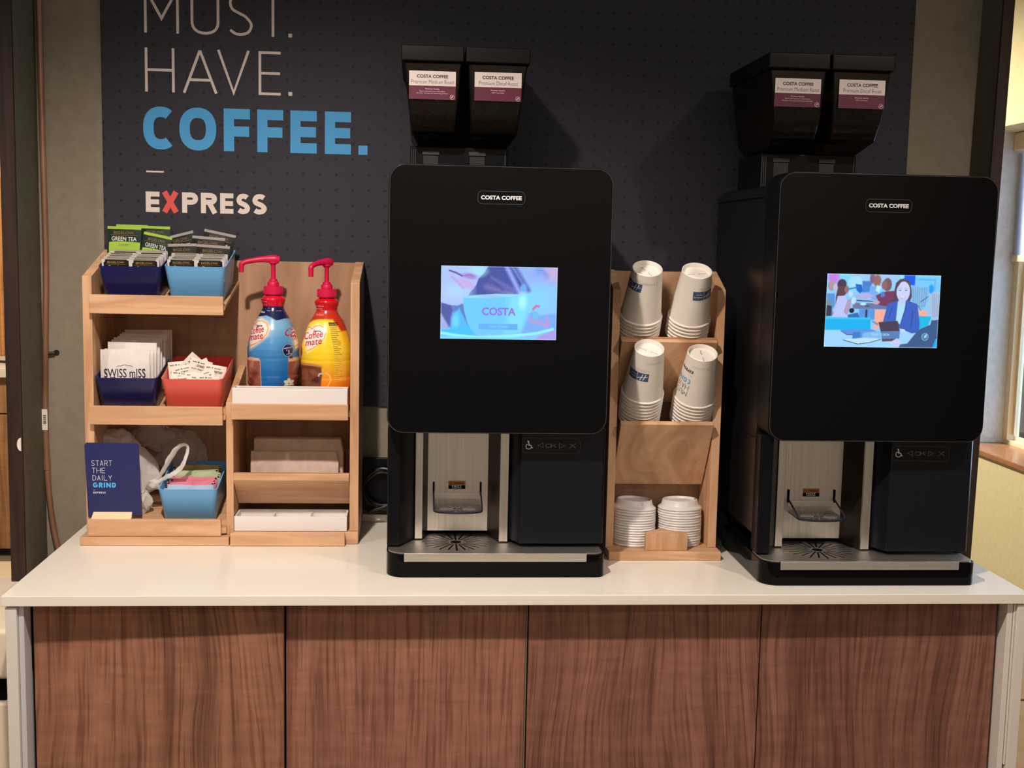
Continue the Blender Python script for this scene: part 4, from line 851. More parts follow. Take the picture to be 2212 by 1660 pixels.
# white printed paper packets in the coral bin
M_pap = mat('paper_packet', s2l(226, 216, 204), .6); blk = ink(26, 26, 30)
spots = [(-.030, .030, -.012, 62, 4, -6), (-.016, .040, -.004, 55, -8, 10), (.0, .026, -.014, 66, 5, 4), (.022, .034, -.012, 60, -14, -8), (.034, .046, -.006, 52, 9, 6), (.004, .050, .004, 48, 14, 12), (-.034, .060, -.004, 50, -4, 4), (.030, .020, -.016, 68, 4, 14), (-.026, .016, -.017, 70, -5, -4), (.008, .014, -.016, 72, 12, 3), (.012, .066, -.004, 50, -20, 0)]
for i, (x, y, z, rx, ry, rz) in enumerate(spots):
    M_ = place(MB4, x, y-.004, z-.012, rx=-rx+24, ry=ry*1.4, rz=rz)
    T = packet('paper_packet', 'small white paper packet with black print jumbled in the coral bin', 'packet', 'printed paper packets in the coral bin', M_pap, .044, .034, .0035, M_, seal=.04)
    L2 = [shift(ftext(t_, ww, .0046, .02), a_, c_) for t_, ww, a_, c_ in (('salt & sugar', .030, -.003, .0265), ('creamer', .024, .004, .0195), ('non dairy', .026, -.004, .0125), ('net wt', .014, .010, .0060))]
    decal('lettering', merge(*L2), lambda a_, c_: (a_, -.0021, c_), blk, T)
M_ = place(MB4, -.012, .068, .004, rx=-14, ry=45, rz=4); T = packet('paper_packet', 'white paper packet standing on its corner above the coral bin', 'packet', None, M_pap, .040, .046, .003, M_@Matrix.Translation((0, 0, -.022)), seal=.04)
decal('lettering', merge(*[shift(ftext(t_, .026, .0046, .02), 0, c_) for t_, c_ in (('pure cane', .034), ('sugar', .026), ('packet', .018), ('net wt', .010))]), lambda a_, c_: (a_, -.0019, c_), blk, T)
# sweetener packets
for row, (nm, colr, y_, n, z_) in enumerate((('light blue', (176, 202, 222), .020, 8, -.012), ('pink', (228, 136, 156), .046, 8, -.006), ('pale green', (186, 198, 160), .070, 8, .000), ('olive yellow', (178, 162, 104), .094, 8, .002))):
    mm = mat('sweet_'+nm.replace(' ', '_'), s2l(*colr), .55)
    for k in range(n):
        sd = (k % 2)*2-1
        M_ = place(MB5, sd*.024+(rnd.random()-.5)*.006, y_+(k//2)*.0058+(rnd.random()-.5)*.002, z_-.040+(rnd.random()-.5)*.005+(k//2)*.0012, rx=-6, ry=(rnd.random()-.5)*9)
        T = packet('sweetener_packet', nm+' sweetener packet filed in the bottom light blue bin', 'sweetener packet', nm+' sweetener packets', mm, .050, .040, .0045, M_, seal=.05)
        if row > 0: decal('corner_mark', rect(.020 if sd > 0 else -.024, .024 if sd > 0 else -.020, .0352, .0385), lambda a_, c_: (a_, -.0012, c_), blk, T)

# navy card
cz0, cz1 = .0585, .2065; cd = thing('card', 'navy card reading start the daily grind, standing at the lower left of the rack', 'card', (.10, .352, .053))
cy_ = .3612
pts = [U(182, 966, 1, .368), U(300, 958, 1, .368), U(306, 1113, 1, .368), U(191, 1118, 1, .368)]
q = [(p[0], p[2]) for p in pts]
def cardp(u, v): # u right 0..1, v down 0..1
    a = Vector(q[0]).lerp(Vector(q[1]), u); b_ = Vector(q[3]).lerp(Vector(q[2]), u); r_ = a.lerp(b_, v); return r_.x, r_.y
q[0] = (q[0][0], (q[1][1]+.0005)); rc = .05
poly = [cardp(*p) for p in ([(0, 1), (0, rc)]+[(rc*(1-math.cos(t))*1.2, rc*(1-math.sin(t))) for t in (.5, 1.0)]+[(rc, 0), (1-rc, 0)]+[(1-rc*(1-math.sin(t)), rc*(1-math.cos(t))) for t in (.5, 1.0)]+[(1, rc), (1, 1)])]
MB().prism(poly, 1, cy_+.006, cy_+.0075).build('sheet', mat('card_navy', s2l(34, 40, 92), .45), cd, bev=.0003)
def cu(px, py): p = U(px, py, 1, cy_+.006); return p[0], p[2]
def cw(t, px, py, h, s_, m_, x1=None):
    x0, z0 = cu(px, py); V, F = autoword(t, 0, h, s_, 0); 
    if x1: k_ = (cu(x1, py)[0]-x0)/max(v[0] for v in V); V = [(v[0]*k_, v[1]) for v in V]
    decal('lettering', (V, F), lambda a_, c_: (x0+a_, cy_+.0057, z0+c_-a_*.0), m_, cd)
M_ct = mat('card_text', s2l(206, 206, 214), .5)
cw('START', 197.5, 1006.5, .0108, .0009, M_ct, 242); cw('THE', 199, 1022.5, .0108, .0009, M_ct, 227); cw('DAILY', 200, 1038.5, .0108, .0009, M_ct, 242)
cw('GRIND', 201, 1053.5, .0100, .0023, mat('card_blue', s2l(84, 176, 240), .5), 250.5); cw('EXPRESS', 201.5, 1066.5, .0036, .0008, M_ct, 228.5)
x0, z0 = cu(201, 1059); decal('dash', rect(0, .0042, 0, .0004), lambda a_, c_: (x0+a_, cy_+.0057, z0+c_), M_ct, cd)

# white trays
def tray(label, x0, x1, y0, y1, z0, z1, dividers, inner=None):
    T = thing('tray', label, 'tray', ((x0+x1)/2, (y0+y1)/2, z0)); t = .004
    V = [(x0, y0, z0), (x1, y0, z0), (x1, y1, z0), (x0, y1, z0)]; b_ = MB()
    b_.box(x0, x1, y0, y0+t, z0, z1).box(x0, x1, y1-t, y1, z0, z1).box(x0, x0+t, y0+t, y1-t, z0, z1).box(x1-t, x1, y0+t, y1-t, z0, z1).box(x0+t, x1-t, y0+t, y1-t, z0, z0+.003)
    b_.build('tray_shell', M_white, T, bev=.0008)
    for i in range(dividers): 
        xd = x0+(x1-x0)*(i+1)/(dividers+1); box('divider', M_white, T, xd-.0012, xd+.0012, y0+t, y1-t, z0+.002, z1-.004)
    if inner: box('drip_insert', inner, T, x0+.010, x1-.010, y0+t+.001, y1-t-.001, z0+.004, z1-.0025)
    return T
tray('white drip tray with a dark insert in front of the creamer bottles', .336, .5655, .3665, .404, .272+.0005, .3195, 0, mat('wet_steel', (.10,.10,.10), .12, metal=.8))
tray('white three-part stirrer tray at the foot of the rack', .3385, .5655, .3665, .438, .0262, .0565, 2)

# napkins
for i in range(9):
    back = i >= 3; w = .186 if back else .182; xc = .4585 if back else .4500; h = .112 if back else .088
    y_ = .4430+i*.0056; tilt = 8
    V, F = packet_mesh(w, h, .0062, 0., 10, 4)
    V = [(a+(.0016*noise.noise(Vector((i*3.1, c_*90, 0))) if a < -w/2+.002 else 0)-((.006*max(0, (c_-h*.93)/(h*.07))) if a > w/2-.001 else 0), b_, c_+.0012*noise.noise(Vector((a*14, i*2.2, 0)))) for a, b_, c_ in V]
    T = MB().add(V, F).build('napkin', M_nap, None, smooth=True, origin=(0, 0, 0)); T.matrix_world = Matrix.Translation((xc+(rnd.random()-.5)*.004, y_, .0875+Z0-(.0 if back else .0)))@Matrix.Rotation(math.radians(-tilt), 4, 'X')
    tag(T, ('folded beige napkin in the taller rear bundle of the rack' if back else 'folded beige napkin in the low front bundle behind the slanted board'), 'napkin', 'rear napkins' if back else 'front napkins')

# plastic bags
def crumple(name, m, parent, c, r, seed, amp=.35, sub=4, sq=1., fn=None):
    bm = bmesh.new(); bmesh.ops.create_icosphere(bm, subdivisions=sub, radius=1)
    V = []
    for v in bm.verts:
        p = v.co.normalized(); n1 = noise.noise(p*1.6+Vector((seed, 0, 0))); n2 = abs(noise.noise(p*4.2+Vector((0, seed, 0)))); n3 = abs(noise.noise(p*9+Vector((0, 0, seed))))
        k = 1+amp*(n1*.9-n2*.55-n3*.22)
        q_ = Vector((p.x*r[0]*k, p.y*r[1]*k, p.z*r[2]*k))
        if fn: q_ = fn(q_)
        V.append(tuple(Vector(c)+q_))
    F = [tuple(v.index for v in f.verts) for f in bm.faces]; bm.free()
    return MB().add(V, F).build(name, m, parent, smooth=True)
def film(name, col, a):
    m_ = mat(name, s2l(*col), .35); t_ = m_.node_tree; p_ = t_.nodes['Principled BSDF']; tp = nn(m_, 'ShaderNodeBsdfTransparent'); mx_ = nn(m_, 'ShaderNodeMixShader'); lw_ = nn(m_, 'ShaderNodeLayerWeight'); lw_.inputs[0].default_value = .35
    ad = nn(m_, 'ShaderNodeMath', operation='MULTIPLY_ADD'); ad.inputs[1].default_value = -.35; ad.inputs[2].default_value = 1-a; t_.links.new(lw_.outputs['Facing'], ad.inputs[0]); ad.use_clamp = True
    t_.links.new(p_.outputs[0], mx_.inputs[1]); t_.links.new(tp.outputs[0], mx_.inputs[2]); t_.links.new(ad.outputs[0], mx_.inputs[0]); t_.links.new(mx_.outputs[0], t_.nodes['Material Output'].inputs[0]); return m_
F1_, F2_ = film('bag_film', (246, 240, 234), .52), film('bag_film_thin', (214, 206, 200), .26)
bg = thing('plastic_bag', 'translucent white plastic bag with a loop handle stuffed behind the navy card', 'bag', (.13, .46, .06))
def pull(q_): # draw the lower right towards the knot
    t = max(0, min(1, (q_.x-.02)/.05)); return Vector((q_.x, q_.y*(1-.5*t), q_.z*(1-.55*t)-.018*t))
crumple('bag_body', F1_, bg, (.120, .452, .128), (.064, .040, .062), 2.3, fn=pull); crumple('bag_top', F1_, bg, (.082, .462, .185), (.046, .032, .036), 5.1)
crumple('bag_tail', F1_, bg, (.147, .430, .074), (.016, .014, .024), 8.2, .5, 3)
k0 = U(338, 1045, 1, .42); 
lp_ = [U(*p, 1, yy_) for p, yy_ in (((336, 1042), .425), ((352, 1018), .42), ((372, 982), .41), ((390, 963), .405), ((402, 962), .405), ((406, 972), .405), ((399, 996), .40), ((385, 1018), .405), ((362, 1030), .415), ((338, 1044), .425))]
rs = [.0045, .0055, .0065, .0055, .0050, .0052, .0062, .0066, .0058, .0045]; cp_ = crom([tuple(p)+(r_,) for p, r_ in zip(lp_, rs)], 5)
lb = MB().tube([p[:3] for p in cp_], [p[3] for p in cp_], 10, flat=.45)
lb.v = [tuple(Vector(v)+Vector((noise.noise(Vector(v)*160), noise.noise(Vector(v)*150+Vector((5,0,0))), noise.noise(Vector(v)*170+Vector((0,9,0)))))*.0016) for v in lb.v]
lb.build('loop_handle', F1_, bg, smooth=True); crumple('knot', F1_, bg, tuple(U(334, 1046, 1, .425)), (.013, .010, .011), 3.3, .5, 3)
b2 = thing('plastic_bag', 'thin see-through plastic bag slumped against the rack back above the blue bin', 'bag', (.20, .52, .09))
crumple('bag_body', F2_, b2, (.205, .527, .150), (.050, .022, .060), 7.7, .4); crumple('bag_top', F2_, b2, (.145, .512, .200), (.042, .024, .034), 1.9, .45)
# ---- creamer bottles
def zb_(py): return .481-(py-660)*.00096
PROF = [(833, .0000), (833, .0505), (829, .0530), (812, .0535), (808, .0528), (796, .0535), (775, .0535), (771, .0528), (766, .0533), (752, .0532), (738, .0508), (724, .0470), (710, .0430), (698, .0385), (688, .0338), (679, .0285), (671, .0240), (664, .0212), (659, .0218), (653, .0240), (648, .0250), (644, .0240), (640.5, .0200), (639, .0158), (633, .0155)]
def bottle(label, cx, cy, kind, spout, py_off, rz):
    T = thing('creamer_bottle', label, 'bottle', (cx, cy, .2725))
    dz = -py_off*.00096; prof = []
    for (p0, r0), (p1, r1) in zip(PROF[1:-1], PROF[2:]):
        n = max(1, int(abs(p1-p0)/.75))
        for i in range(n): prof.append((r0+(r1-r0)*i/n, zb_(p0+(p1-p0)*i/n)+dz))
    prof.append((PROF[-1][1], zb_(PROF[-1][0])+dz))
    # smooth the radius
    rr = [p[0] for p in prof]
    for _ in range(2): rr = [rr[0]]+[(rr[i-1]+2*rr[i]+rr[i+1])/4 for i in range(1, len(rr)-1)]+[rr[-1]]
    zs = [p[1] for p in prof]; prof = [(rr[0]-.004, .2730)]+[(rr[0], .2760)]+list(zip(rr, zs))
    n = 288; b_ = MB().lathe(prof, n, (cx, cy, 0), True); o = b_.build('sleeve', attr_mat('sleeve_print', 0, .22, .4), T, smooth=True)
    V = np.array(b_.v); X = V[:, 0]-cx; Yv = V[:, 1]-cy; Z = V[:, 2]
    X = np.where(Yv > .0, np.sign(X)*(.107-np.abs(X))*1.0, X)       # the sleeve goes on round the back
    # painting space = 7.546 px per photo px
    px = X/.00095*7.546; gy = ((.481-(Z-dz))/.00096+660-630)*7.546
    if kind == 'blue':
        cxp = 505; gx = px+cxp
        t = np.clip((gy-500)/1000, 0, 1)[..., None]; A = Paint(gx, gy, (0,0,0)); A.C = np.array((112,172,214))*(1-t)+np.array((10,92,168))*t
        A.ell(560,520,200,160,(140,190,222),160,0,.6)
        for hx in (290, 1010, -430):
            A.poly([(hx-190,620),(hx-110,470),(hx+40,410),(hx+150,470),(hx+215,560),(hx+180,700),(hx+20,830),(hx-140,950)], (250,214,180), 60, .9); A.poly([(hx-180,620),(hx-100,500),(hx+40,445),(hx+140,490),(hx+190,570),(hx+150,690),(hx+20,800),(hx-120,900)], (250,236,228), 24)
            A.line([(hx-70,530),(hx-20,480),(hx+60,468),(hx+140,500),(hx+172,580),(hx+140,680),(hx+60,770),(hx-60,840),(hx-140,880)], 16, (240,150,80), 8)
        A.poly([(-600,380),(180,390),(300,400),(420,380),(500,410),(580,455),(640,445),(700,430),(1500,440),(1500,230),(-600,230)], (26,32,78), 14)
        A.poly([(-600,238),(1500,238),(1500,-200),(-600,-200)], (214,20,50), 8)
        A.ell(775,930,92,112,(60,74,120),8); A.ell(775,930,84,104,(160,200,230),6); A.ell(775,930,74,94,(24,34,84),6)
        for gx0, gx1 in ((60, 345), (780, 1060)):
            A.poly([(gx0,1080),(gx1-20,1070),(gx1,1120),(gx1+10,1560),(gx0,1560)], (150,84,66), 14); A.poly([(gx0,1040),(gx0+90,1050),(gx1-30,1060),(gx1-10,1100),(gx0,1120)], (214,170,150), 18); A.line([(gx1-8,1100),(gx1+8,1540)],8,(224,190,180),8); A.ell(gx0+110,1180,30,90,(196,140,120),40,20,.7); A.ell(gx0+180,1330,50,70,(110,50,40),40,30,.8); A.ell(gx0+110,1450,60,60,(90,34,30),40,0,.7); A.line([(gx0+150,1090),(gx0+140,1220)],10,(206,150,130),14); A.ell(gx0+40,1050,26,20,(70,40,34),14)
        A.line([(620,1430),(700,1500)],18,(110,60,44),10)
        for a in (0, 60, 120, 180, 240, 300): A.ell(790+46*math.cos(math.radians(a+30)),1470+50*math.sin(math.radians(a+30)),38,26,(230,226,200),10,a+30)
    else:
        cxp = 1386; gx = px+cxp
        t = np.clip((gy-1000)/560, 0, 1)[..., None]; A = Paint(gx, gy, (0,0,0)); A.C = np.array((250,212,40))*(1-t)+np.array((240,116,20))*t
        A.poly([(2200,590),(1640,590),(1500,400),(1380,395),(1340,405),(1230,430),(1130,460),(900,440),(900,-200),(2200,-200)], (196,50,28), 30)
        A.poly([(500,-200),(500,250),(2300,250),(2300,-200)], (204,18,30), 60)
        A.ell(1310,470,170,70,(252,214,60),24); A.poly([(1100,480),(1180,440),(1320,410),(1420,450),(1460,560),(1000,640)],(252,220,60),20)
        hx = 1220; A.poly([(hx-215,700),(hx-110,520),(hx+40,460),(hx+160,490),(hx+205,580),(hx+170,720),(hx+30,840),(hx-120,950)], (254,236,180), 50, .9); A.poly([(hx-190,690),(hx-100,560),(hx+40,485),(hx+140,510),(hx+178,590),(hx+150,710),(hx+20,820),(hx-110,900)], (250,236,226), 22)
        A.line([(hx-130,545),(hx-90,530),(hx-60,560),(hx,510),(hx+80,495),(hx+150,530),(hx+176,610),(hx+150,700),(hx+80,790),(hx-20,850),(hx-120,905)], 14, (240,156,80), 8)
        A.ell(980,930,26,84,(180,90,20),14)
        A.poly([(1435,450),(1580,455),(1720,900),(1730,1390),(1535,1390),(1530,960)], (248,222,120), 8, .35); A.poly([(1640,580),(2300,580),(2300,1600),(1760,1600),(1740,900)],(240,176,40),30,.4)
        A.poly([(1435,445),(1580,450),(1590,490),(1448,490)],(30,26,20),6)
        rr_ = random.Random(5)
        for i in range(30):
            yy_ = 500+i*30; x0_ = 1448+min(90, (yy_-480)*.22); L_ = 120 if i % 3 else 150
            A.line([(x0_, yy_), (x0_+L_*(.5+rr_.random()*.5), yy_+4)], 9 if i < 14 else 6, (60,44,20), 6, .75 if i < 16 else .55)
        A.poly([(950,1150),(1330,1150),(1345,1300),(1320,1520),(1250,1560),(950,1560)], (120,66,44), 16); A.ell(1120,1150,220,42,(196,140,80),18); A.ell(1120,1172,190,26,(104,52,36),16); A.ell(1230,1390,90,50,(60,24,20),30,-30,.8); A.ell(1050,1290,60,80,(150,90,60),40,0,.7); A.ell(1210,1250,70,40,(150,92,60),30,20,.7); A.ell(1160,1450,120,60,(130,84,60),40,0,.6)
        A.line([(1290,1300),(1300,1270),(1360,1260)],26,(200,196,190),8); A.line([(1400,1250),(1460,1290),(1485,1370),(1450,1450),(1380,1510),(1300,1545)],14,(250,196,120),8); A.line([(1420,1250),(1480,1300),(1498,1380)],5,(255,226,170),5)
    set_col(o, A.C)
    # lettering bent round the sleeve
    def rad(z):
        for (r0, z0_), (r1, z1_) in zip(prof[:-1], prof[1:]):
            if z0_ <= z <= z1_: return r0+(r1-r0)*(z-z0_)/max(1e-9, z1_-z0_)
        return prof[-1][0]
    def onb(gx_, gy_, e=.0004):
        x_ = (gx_-cxp)/7.546*.00095; z_ = .481-((gy_/7.546+630)-660)*.00096+dz; r_ = rad(z_)+e; x_ = max(-r_*.985, min(r_*.985, x_)); return (cx+x_, cy-math.sqrt(r_*r_-x_*x_), z_)
    def lt(t_, X_, Y_, w_, h_, m_, bold=0., sh=0., rot=0., clip=True):
        v, f = ftext(t_, w_, h_, bold, sh); c_, s__ = math.cos(math.radians(rot)), math.sin(math.radians(rot)); v = [(X_+a*c_-b2_*s__, Y_-(a*s__+b2_*c_)) for a, b2_ in v]
        decal('lettering', (v, f), onb, m_, o)
    R_ = mat('creamer_red', s2l(196, 24, 36), .4); K_ = mat('creamer_black', s2l(36, 34, 40), .4); W_ = mat('creamer_white', s2l(220, 216, 216), .4)
    if kind == 'blue':
        lt('Coffee', 255, 618, 270, 106, R_, .01, .3, 13); lt('mate', 250, 728, 262, 84, R_, .012, .3, 13); lt('Nestle.', 305, 543, 128, 34, K_, .02)
        lt('Co', 805, 650, 150, 130, R_, .01, .2, -14); lt('m', 870, 740, 60, 70, R_, .01, .2, -14); lt("'1", 775, 950, 44, 62, W_, .02); lt("AMERICA'S", 770, 893, 118, 22, W_, .02, 0, 8); lt('creamer', 790, 992, 74, 14, W_, .01, 0, 6)
        lt('VANILLA', 350, 332, 80, 32, W_, .02); lt('Keep refrigerated', 370, 165, 96, 18, W_); lt('after opening', 380, 208, 76, 16, W_); lt('Shake well', 470, 308, 100, 12, W_); lt('natural flavor', 615, 308, 84, 12, W_)
    else:
        lt('Coffee', 1190, 650, 325, 110, R_, .01, .3, 11); lt('mate', 1195, 766, 292, 88, R_, .012, .3, 11); lt('Nestle.', 1262, 583, 130, 34, K_, .02)
        lt('HAZELNUT', 1290, 328, 130, 32, mat('creamer_pink', s2l(220, 150, 140), .4), .015); lt('Keep Refrigerated', 1275, 190, 140, 20, W_); lt('After Opening', 1270, 236, 120, 20, W_)
        lt('Nutrition Facts', 1512, 470, 120, 20, mat('creamer_cream', s2l(236, 214, 150), .4), .02)
    # pump
    c = (cx, cy, 0); zc = lambda p: zb_(p)+dz
    pu = MB().lathe([(.0150, zc(637)), (.0195, zc(636.5)), (.0200, zc(635)), (.0196, zc(620.5)), (.0180, zc(619)), (.0115, zc(618.6))], 40, c, True).build('pump_cap', M_red, T, smooth=True)
    rb = MB()
    for i in range(40):
        a = 2*PI*i/40; rb.tube([(cx+.0199*math.cos(a), cy+.0199*math.sin(a), zc(634.5)), (cx+.0196*math.cos(a), cy+.0196*math.sin(a), zc(621.5))], .0005, 4)
    rb.build('cap_ribs', M_red, pu)
    MB().lathe([(.0118, zc(618.6)), (.0122, zc(612)), (.0108, zc(609.5)), (.0085, zc(608)), (.0080, zc(604)), (.0052, zc(602.5))], 28, c, True).build('pump_collar', M_red, T, smooth=True)
    MB().lathe([(.0050, zc(603)), (.0046, zc(575)), (.0060, zc(572)), (.0092, zc(569.5)), (.0092, zc(566))], 24, c, True).build('pump_stem', M_red, T, smooth=True)
    P_ = [Vector((cx, cy, 0))+Vector(p) for p in spout]
    tb_ = crom([tuple(p)+(r_,) for p, r_ in zip(P_, [.0070, .0086, .0080, .0064, .0056, .0052, .0054, .0052, .0050])], 5)
    sp = MB().tube([p[:3] for p in tb_], [p[3] for p in tb_], 14).build('pump_spout', M_red, T, smooth=True)
    return T
z9 = lambda p: zb_(p)
def spout_pts(dx, dy, dz, drop):
    zt = z9(561)+dz; d = Vector((dx, dy, 0))
    return [tuple(-d.normalized()*.0125+Vector((0, 0, zt-.001))), tuple(-d.normalized()*.004+Vector((0, 0, zt))), tuple(d*.12+Vector((0, 0, zt))), tuple(d*.35+Vector((0, 0, zt-.0006))), tuple(d*.62+Vector((0, 0, zt-.0030))), tuple(d*.88+Vector((0, 0, zt-.0068))), tuple(d*.985+Vector((0, 0, zt-.0110))), tuple(d*1.0+Vector((0, 0, zt-.0175))), tuple(d*1.0+Vector((0, 0, zt-drop)))]
bottle('blue vanilla creamer bottle with a red pump, next to the light blue tea bin', .4065, .4640, 'blue', spout_pts(-.0640, -.006, 0, .028), 0, 0)
bottle('yellow hazelnut creamer bottle with a red pump, against the right side of the rack', .5160, .4640, 'yellow', spout_pts(-.030, -.030, -.004, .030), 4, 0)

# ---- cable coil and adapter in the gap
tag(box('power_adapter', M_blackm, None, .589, .72, .550, .5605, .030, .146, .002), 'black power adapter standing against the wall between the rack and the left coffee machine', 'adapter')
cb = MB(); cpt = []
for i in range(150):
    a = i/150*2*PI*4.2; k_ = i/150; cpt.append((.634+.040*math.cos(a)*(1-.1*math.sin(a*.37)), .540-.004*k_-.003*math.sin(a*1.7), .078+.044*math.sin(a)*(1-.14*k_)+.004*math.sin(a*.6)))
cb.tube(cpt, .0034, 8).tube([(.60, .53, .030), (.63, .527, .040), (.66, .53, .052), (.70, .54, .05)], .0034, 8)
tag(cb.build('coiled_cable', M_cable, None, smooth=True), 'coiled black cable in the gap between the rack and the left coffee machine', 'cable')

# ================================================================== cup rack
cr_ = thing('cup_rack', 'narrow maple rack of cups and lids between the two coffee machines', 'rack', (1.197, .30, 0))
SP = lambda zt: [(.27, .018), (.27, zt), (.352, .570), (.372, .570), (.372, .018)]
side('side_panel', M_mapv, 1.0845, 1.1000, SP(.534), cr_); side('side_panel', M_mapv, 1.2925, 1.3090, SP(.535), cr_)
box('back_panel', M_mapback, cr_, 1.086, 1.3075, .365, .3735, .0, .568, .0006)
box('base_board', M_maph, cr_, 1.0865, 1.3115, .2355, .376, .0005, .0175, .001)
sx, cx_ = .515, .857
def board(name, yt, zt, L_, m_, th=.011, x0=1.1012, x1=1.2913, parent=cr_):
    d = Vector((sx, -cx_)); nrm = Vector((cx_, sx)); a = Vector((yt, zt)); b_ = a+d*L_
    MB().prism([tuple(a), tuple(a+nrm*th*1.35+Vector((0, 0))), tuple(b_+nrm*th), tuple(b_)], 0, x0, x1).build(name, m_, parent, bev=.001)
board('slanted_board', .2495, .4334, .150, M_mapfig, th=.0075); board('slanted_board', .2480, .2705, .158, M_mapfig, th=.0085, x0=1.1045, x1=1.2900)
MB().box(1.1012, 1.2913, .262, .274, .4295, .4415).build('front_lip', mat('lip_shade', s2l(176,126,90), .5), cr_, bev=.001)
MB().prism([(1.161, .246), (1.2455, .246), (1.2455, .258), (1.205, .292), (1.199, .292), (1.161, .258)], 2, .0178, .0520).build('lid_stop', M_mapv, cr_, bev=.0008)
# cups
CUPL, RB, RR_ = .108, .0292, .0428
cup_prof = [(0, CUPL-.0085), (RB-.0030, CUPL-.0085), (RB-.0022, CUPL-.0010), (RB-.0012, CUPL), (RB, CUPL-.0008), (RB+.0002, CUPL-.004), (RR_-.0028, .0042), (RR_-.0012, .0040), (RR_, .0024), (RR_-.0006, .0004), (RR_-.0022, .0003), (RR_-.0034, .0016)]
def cup_r(z): return RB+(RR_-.0028-RB)*(1-(z-.0042)/(CUPL-.0082))
AX = Vector((0, -sx, cx_))
def cup_M(base, lean, i): # base = centre of the (upper) cup foot
    ax = Vector((lean, -sx, cx_)).normalized(); yv = Vector((1, 0, 0)).cross(ax)*-1
    yv = ax.cross(Vector((1, 0, 0))).normalized(); xv = yv.cross(ax).normalized()
    R_ = Matrix((xv, yv, ax)).transposed().to_4x4(); return Matrix.Translation(Vector(base)+Vector((0, 0, Z0))-ax*(CUPL+i*.0078))@R_
def on_cup(phi0, zc_, e=.0004):
    """phi0 degrees from the viewer side; print stands upright for the upright (not the inverted) cup"""
    def f(u, v):
        z = zc_-v; r_ = cup_r(z)+e; a = math.radians(phi0)-u/r_; return (r_*math.sin(a), -r_*math.cos(a), z)
    return f
P_RED = mat('cup_print_brown', s2l(196, 160, 136), .5); P_NAVY = mat('cup_print_navy', s2l(62, 82, 112), .5); P_BLK = ink(40, 40, 44); P_GR = mat('cup_print_grey', s2l(176, 160, 148), .5)
def stack(base, lean, n, where, style, phi, zlogo, bt):
    proto = None
    for i in range(n):
        M_ = cup_M(base, lean, i)
        if i == 0:
            T = thing('paper_cup', 'upside-down white paper cup on top of the %s' % where, 'cup', (0, 0, 0), None, local=True); T.matrix_world = M_
            MB().lathe(cup_prof, 64).build('cup_body', M_cup, T, smooth=True)
            # foot print
            ang = math.radians(bt); rr2 = lambda v: (v[0]*math.cos(ang)-v[1]*math.sin(ang), v[0]*math.sin(ang)+v[1]*math.cos(ang), CUPL-.0083)
            decal('foot_mark', merge(shift(ftext('HH 6 12oz', .0150, .0022, .02), -.0115, 0), shift(ftext('HH 6 12oz', .0150, .0022, .02), .0115, 0)), lambda a, c: rr2((a, c)), P_BLK, T)
            f_ = on_cup(phi, zlogo); f = lambda u, v, f_=f_: f_(u*1.15, v*1.15)
            if style == 'logo':
                decal('logo_box', merge(shape([(-.0195, -.0075), (.0000, -.0075), (.0000, .0075), (-.0195, .0075)][::1], .003), shape([(.0008, -.0080), (.0195, -.0080), (.0195, .0080), (.0008, .0080)], .003)), lambda u, v: f(-u, v) if False else f(u, v), P_NAVY, T)
                f2_ = on_cup(phi, zlogo, .0006); f2 = lambda u, v, f2_=f2_: f2_(u*1.15, v*1.15)
                H_ = merge(ribbon(crom([(-.0140, -.0055), (-.0125, .0), (-.0105, .0058)], 4), .0016), ribbon(crom([(-.0090, -.0055), (-.0075, .0), (-.0055, .0058)], 4), .0016), ribbon(crom([(-.0175, -.0015), (-.011, .0005), (-.004, .0010), (-.0005, .0035)], 4), .0011))
                decal('lettering', merge(H_, shift(ftext('Holiday Inn', .0150, .0030, .01), .0105, .0022), shift(ftext('Express', .0100, .0026, .01), .0088, -.0024)), f2, M_icon, T)
                f3 = on_cup(phi+8, zlogo)
                for j, (dz_, w_) in enumerate(((-.0155, .030), (-.0125, .024))): decal('small_print', ([(-w_/2, dz_), (w_/2, dz_), (w_/2, dz_+.0006), (-w_/2, dz_+.0006)], [(0,1,2,3)]) if False else shape([(-w_/2, -.020-dz_ if False else dz_), (w_/2, dz_), (w_/2, dz_+.0006), (-w_/2, dz_+.0006)], .004), f3, P_RED, T)
            else:
                V, F = merge(shift(autoword('MUST.', 0, .0095, .0008, 0), -.018, .016), shift(autoword('HAVE.', 0, .0095, .0008, 0), -.018, .004), shift(autoword('EXPRESS', 0, .0052, .0013, 0, gap=.16), -.018, -.026))
                decal('lettering', (V, F), f, P_BLK, T); decal('lettering', shift(autoword('COFFEE.', 0, .0092, .0024, 0, gap=.16), -.018, -.0085), f, mat('cup_blue', s2l(110, 170, 204), .5), T)
                decal('dash', shape([(-.018, -.016), (-.014, -.016), (-.014, -.0155), (-.018, -.0155)]), f, P_BLK, T)
            fz = on_cup(phi+34, CUPL-.022)
            for j in range(3): decal('small_print', shape([(-.024, -.0015*j-.003), (.006-.002*j, -.0015*j-.003), (.006-.002*j, -.0015*j-.0027), (-.024, -.0015*j-.0027)], .004), fz, P_GR, T)
            rec = [ribbon([(-.030+.0036*math.cos(math.radians(a0+t)), -.0045+.0036*math.sin(math.radians(a0+t))) for t in (0, 25, 50, 80)], .0009) for a0 in (90, 210, 330)]
            decal('recycle_mark', merge(*rec), fz, P_GR, T)
        else:
            if proto is None:
                T = tag(MB().lathe(cup_prof, 48).build('paper_cup', M_cup, None, smooth=True, origin=(0, 0, 0)), 'nested paper cup showing only its rim, in the %s' % where, 'cup', 'cup rims in the %s' % where); proto = T
            else: T = proto.copy(); COL.objects.link(T)
            T.matrix_world = M_
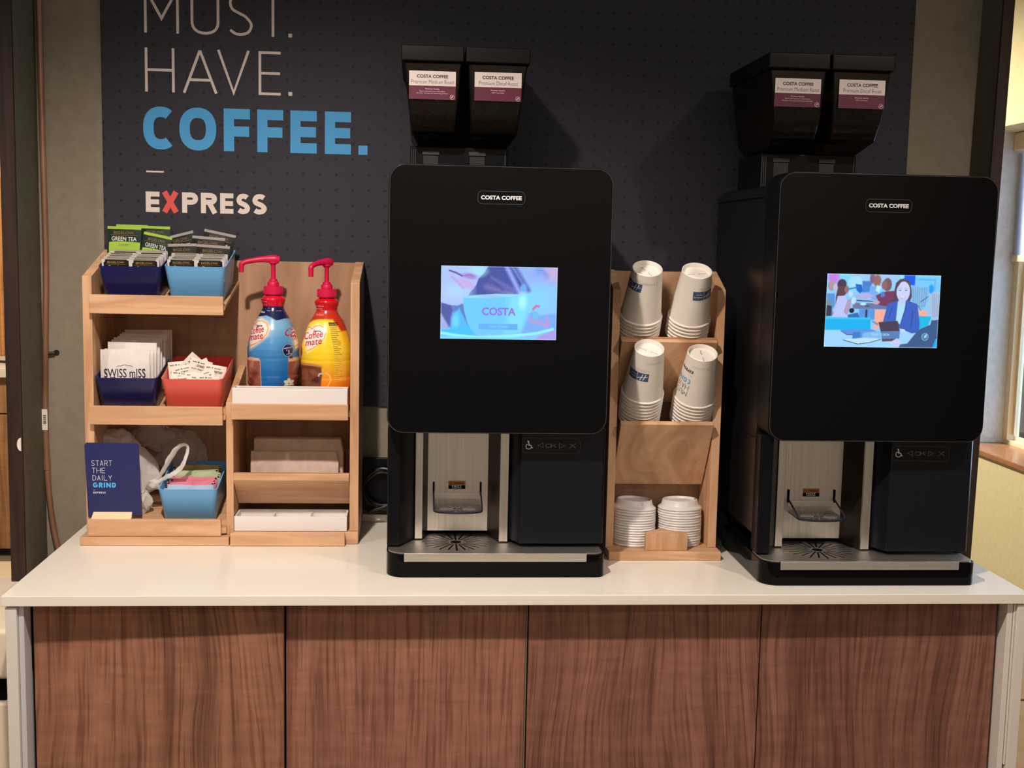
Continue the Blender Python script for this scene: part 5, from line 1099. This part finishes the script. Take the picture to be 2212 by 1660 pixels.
stack((1.1430, .2280, .5765), .000, 6, 'upper left stack of the cup rack', 'logo', -62, CUPL-.0285, -62)
stack((1.2400, .2280, .5740), .000, 6, 'upper right stack of the cup rack', 'logo', 24, CUPL-.0380, 8)
stack((1.1500, .2190, .4245), .000, 9, 'lower left stack of the cup rack', 'logo', -38, CUPL-.048, -32)
stack((1.2560, .2240, .4160), .000, 8, 'lower right stack of the cup rack', 'words', -72, CUPL-.057, 92)
# lids
lid_prof = [(.0, .0155), (.026, .0155), (.0300, .0150), (.0315, .0185), (.0335, .0190), (.0352, .0180), (.0375, .0095), (.0400, .0060), (.0418, .0052), (.0440, .0035), (.0444, .0018), (.0434, .0), (.0418, .0004), (.0412, .0035)]
def lids(cx0, cy0, n, z0, where, tb, first=0.):
    proto = None; tilt = 0
    for i in range(n):
        top = i == n-1; M_ = Matrix.Translation((cx0+(rnd.random()-.5)*.0012, cy0+(rnd.random()-.5)*.0012, z0+i*.0051+Z0))@Matrix.Rotation(math.radians(tb*(i/n)**2), 4, 'X')@Matrix.Rotation(math.radians((rnd.random()-.5)*1.2+first*(i/n)), 4, 'Y')
        if top:
            T = thing('cup_lid', 'white cup lid on top of the %s' % where, 'lid', (0, 0, 0), None, local=True); T.matrix_world = M_
            MB().lathe(lid_prof, 64).build('lid_body', M_lid, T, smooth=True)
            MB().lathe([(.0009, 0), (.0018, .0004), (.0018, -.0005)], 12, (.0305*math.cos(.25), -.0305*math.sin(.25), .0192)).build('vent_hole', M_dark, T)
            MB().tube([(.006, -.0355, .0150), (.0105, -.0350, .0150), (.0108, -.0362, .0115)], .0007, 6).build('lock_tab', M_lid, T, smooth=True)
        else:
            if proto is None:
                T = tag(MB().lathe(lid_prof, 48).build('cup_lid', M_lid, None, smooth=True, origin=(0, 0, 0)), 'white cup lid nested in the %s' % where, 'lid', 'nested lids in the %s' % where); proto = T
            else: T = proto.copy(); COL.objects.link(T)
            T.matrix_world = M_
lids(1.1480, .313, 15, .0182, 'left lid stack of the cup rack', -2, 2.0)
lids(1.2425, .313, 15, .0182, 'right lid stack of the cup rack', -2, -1.0)
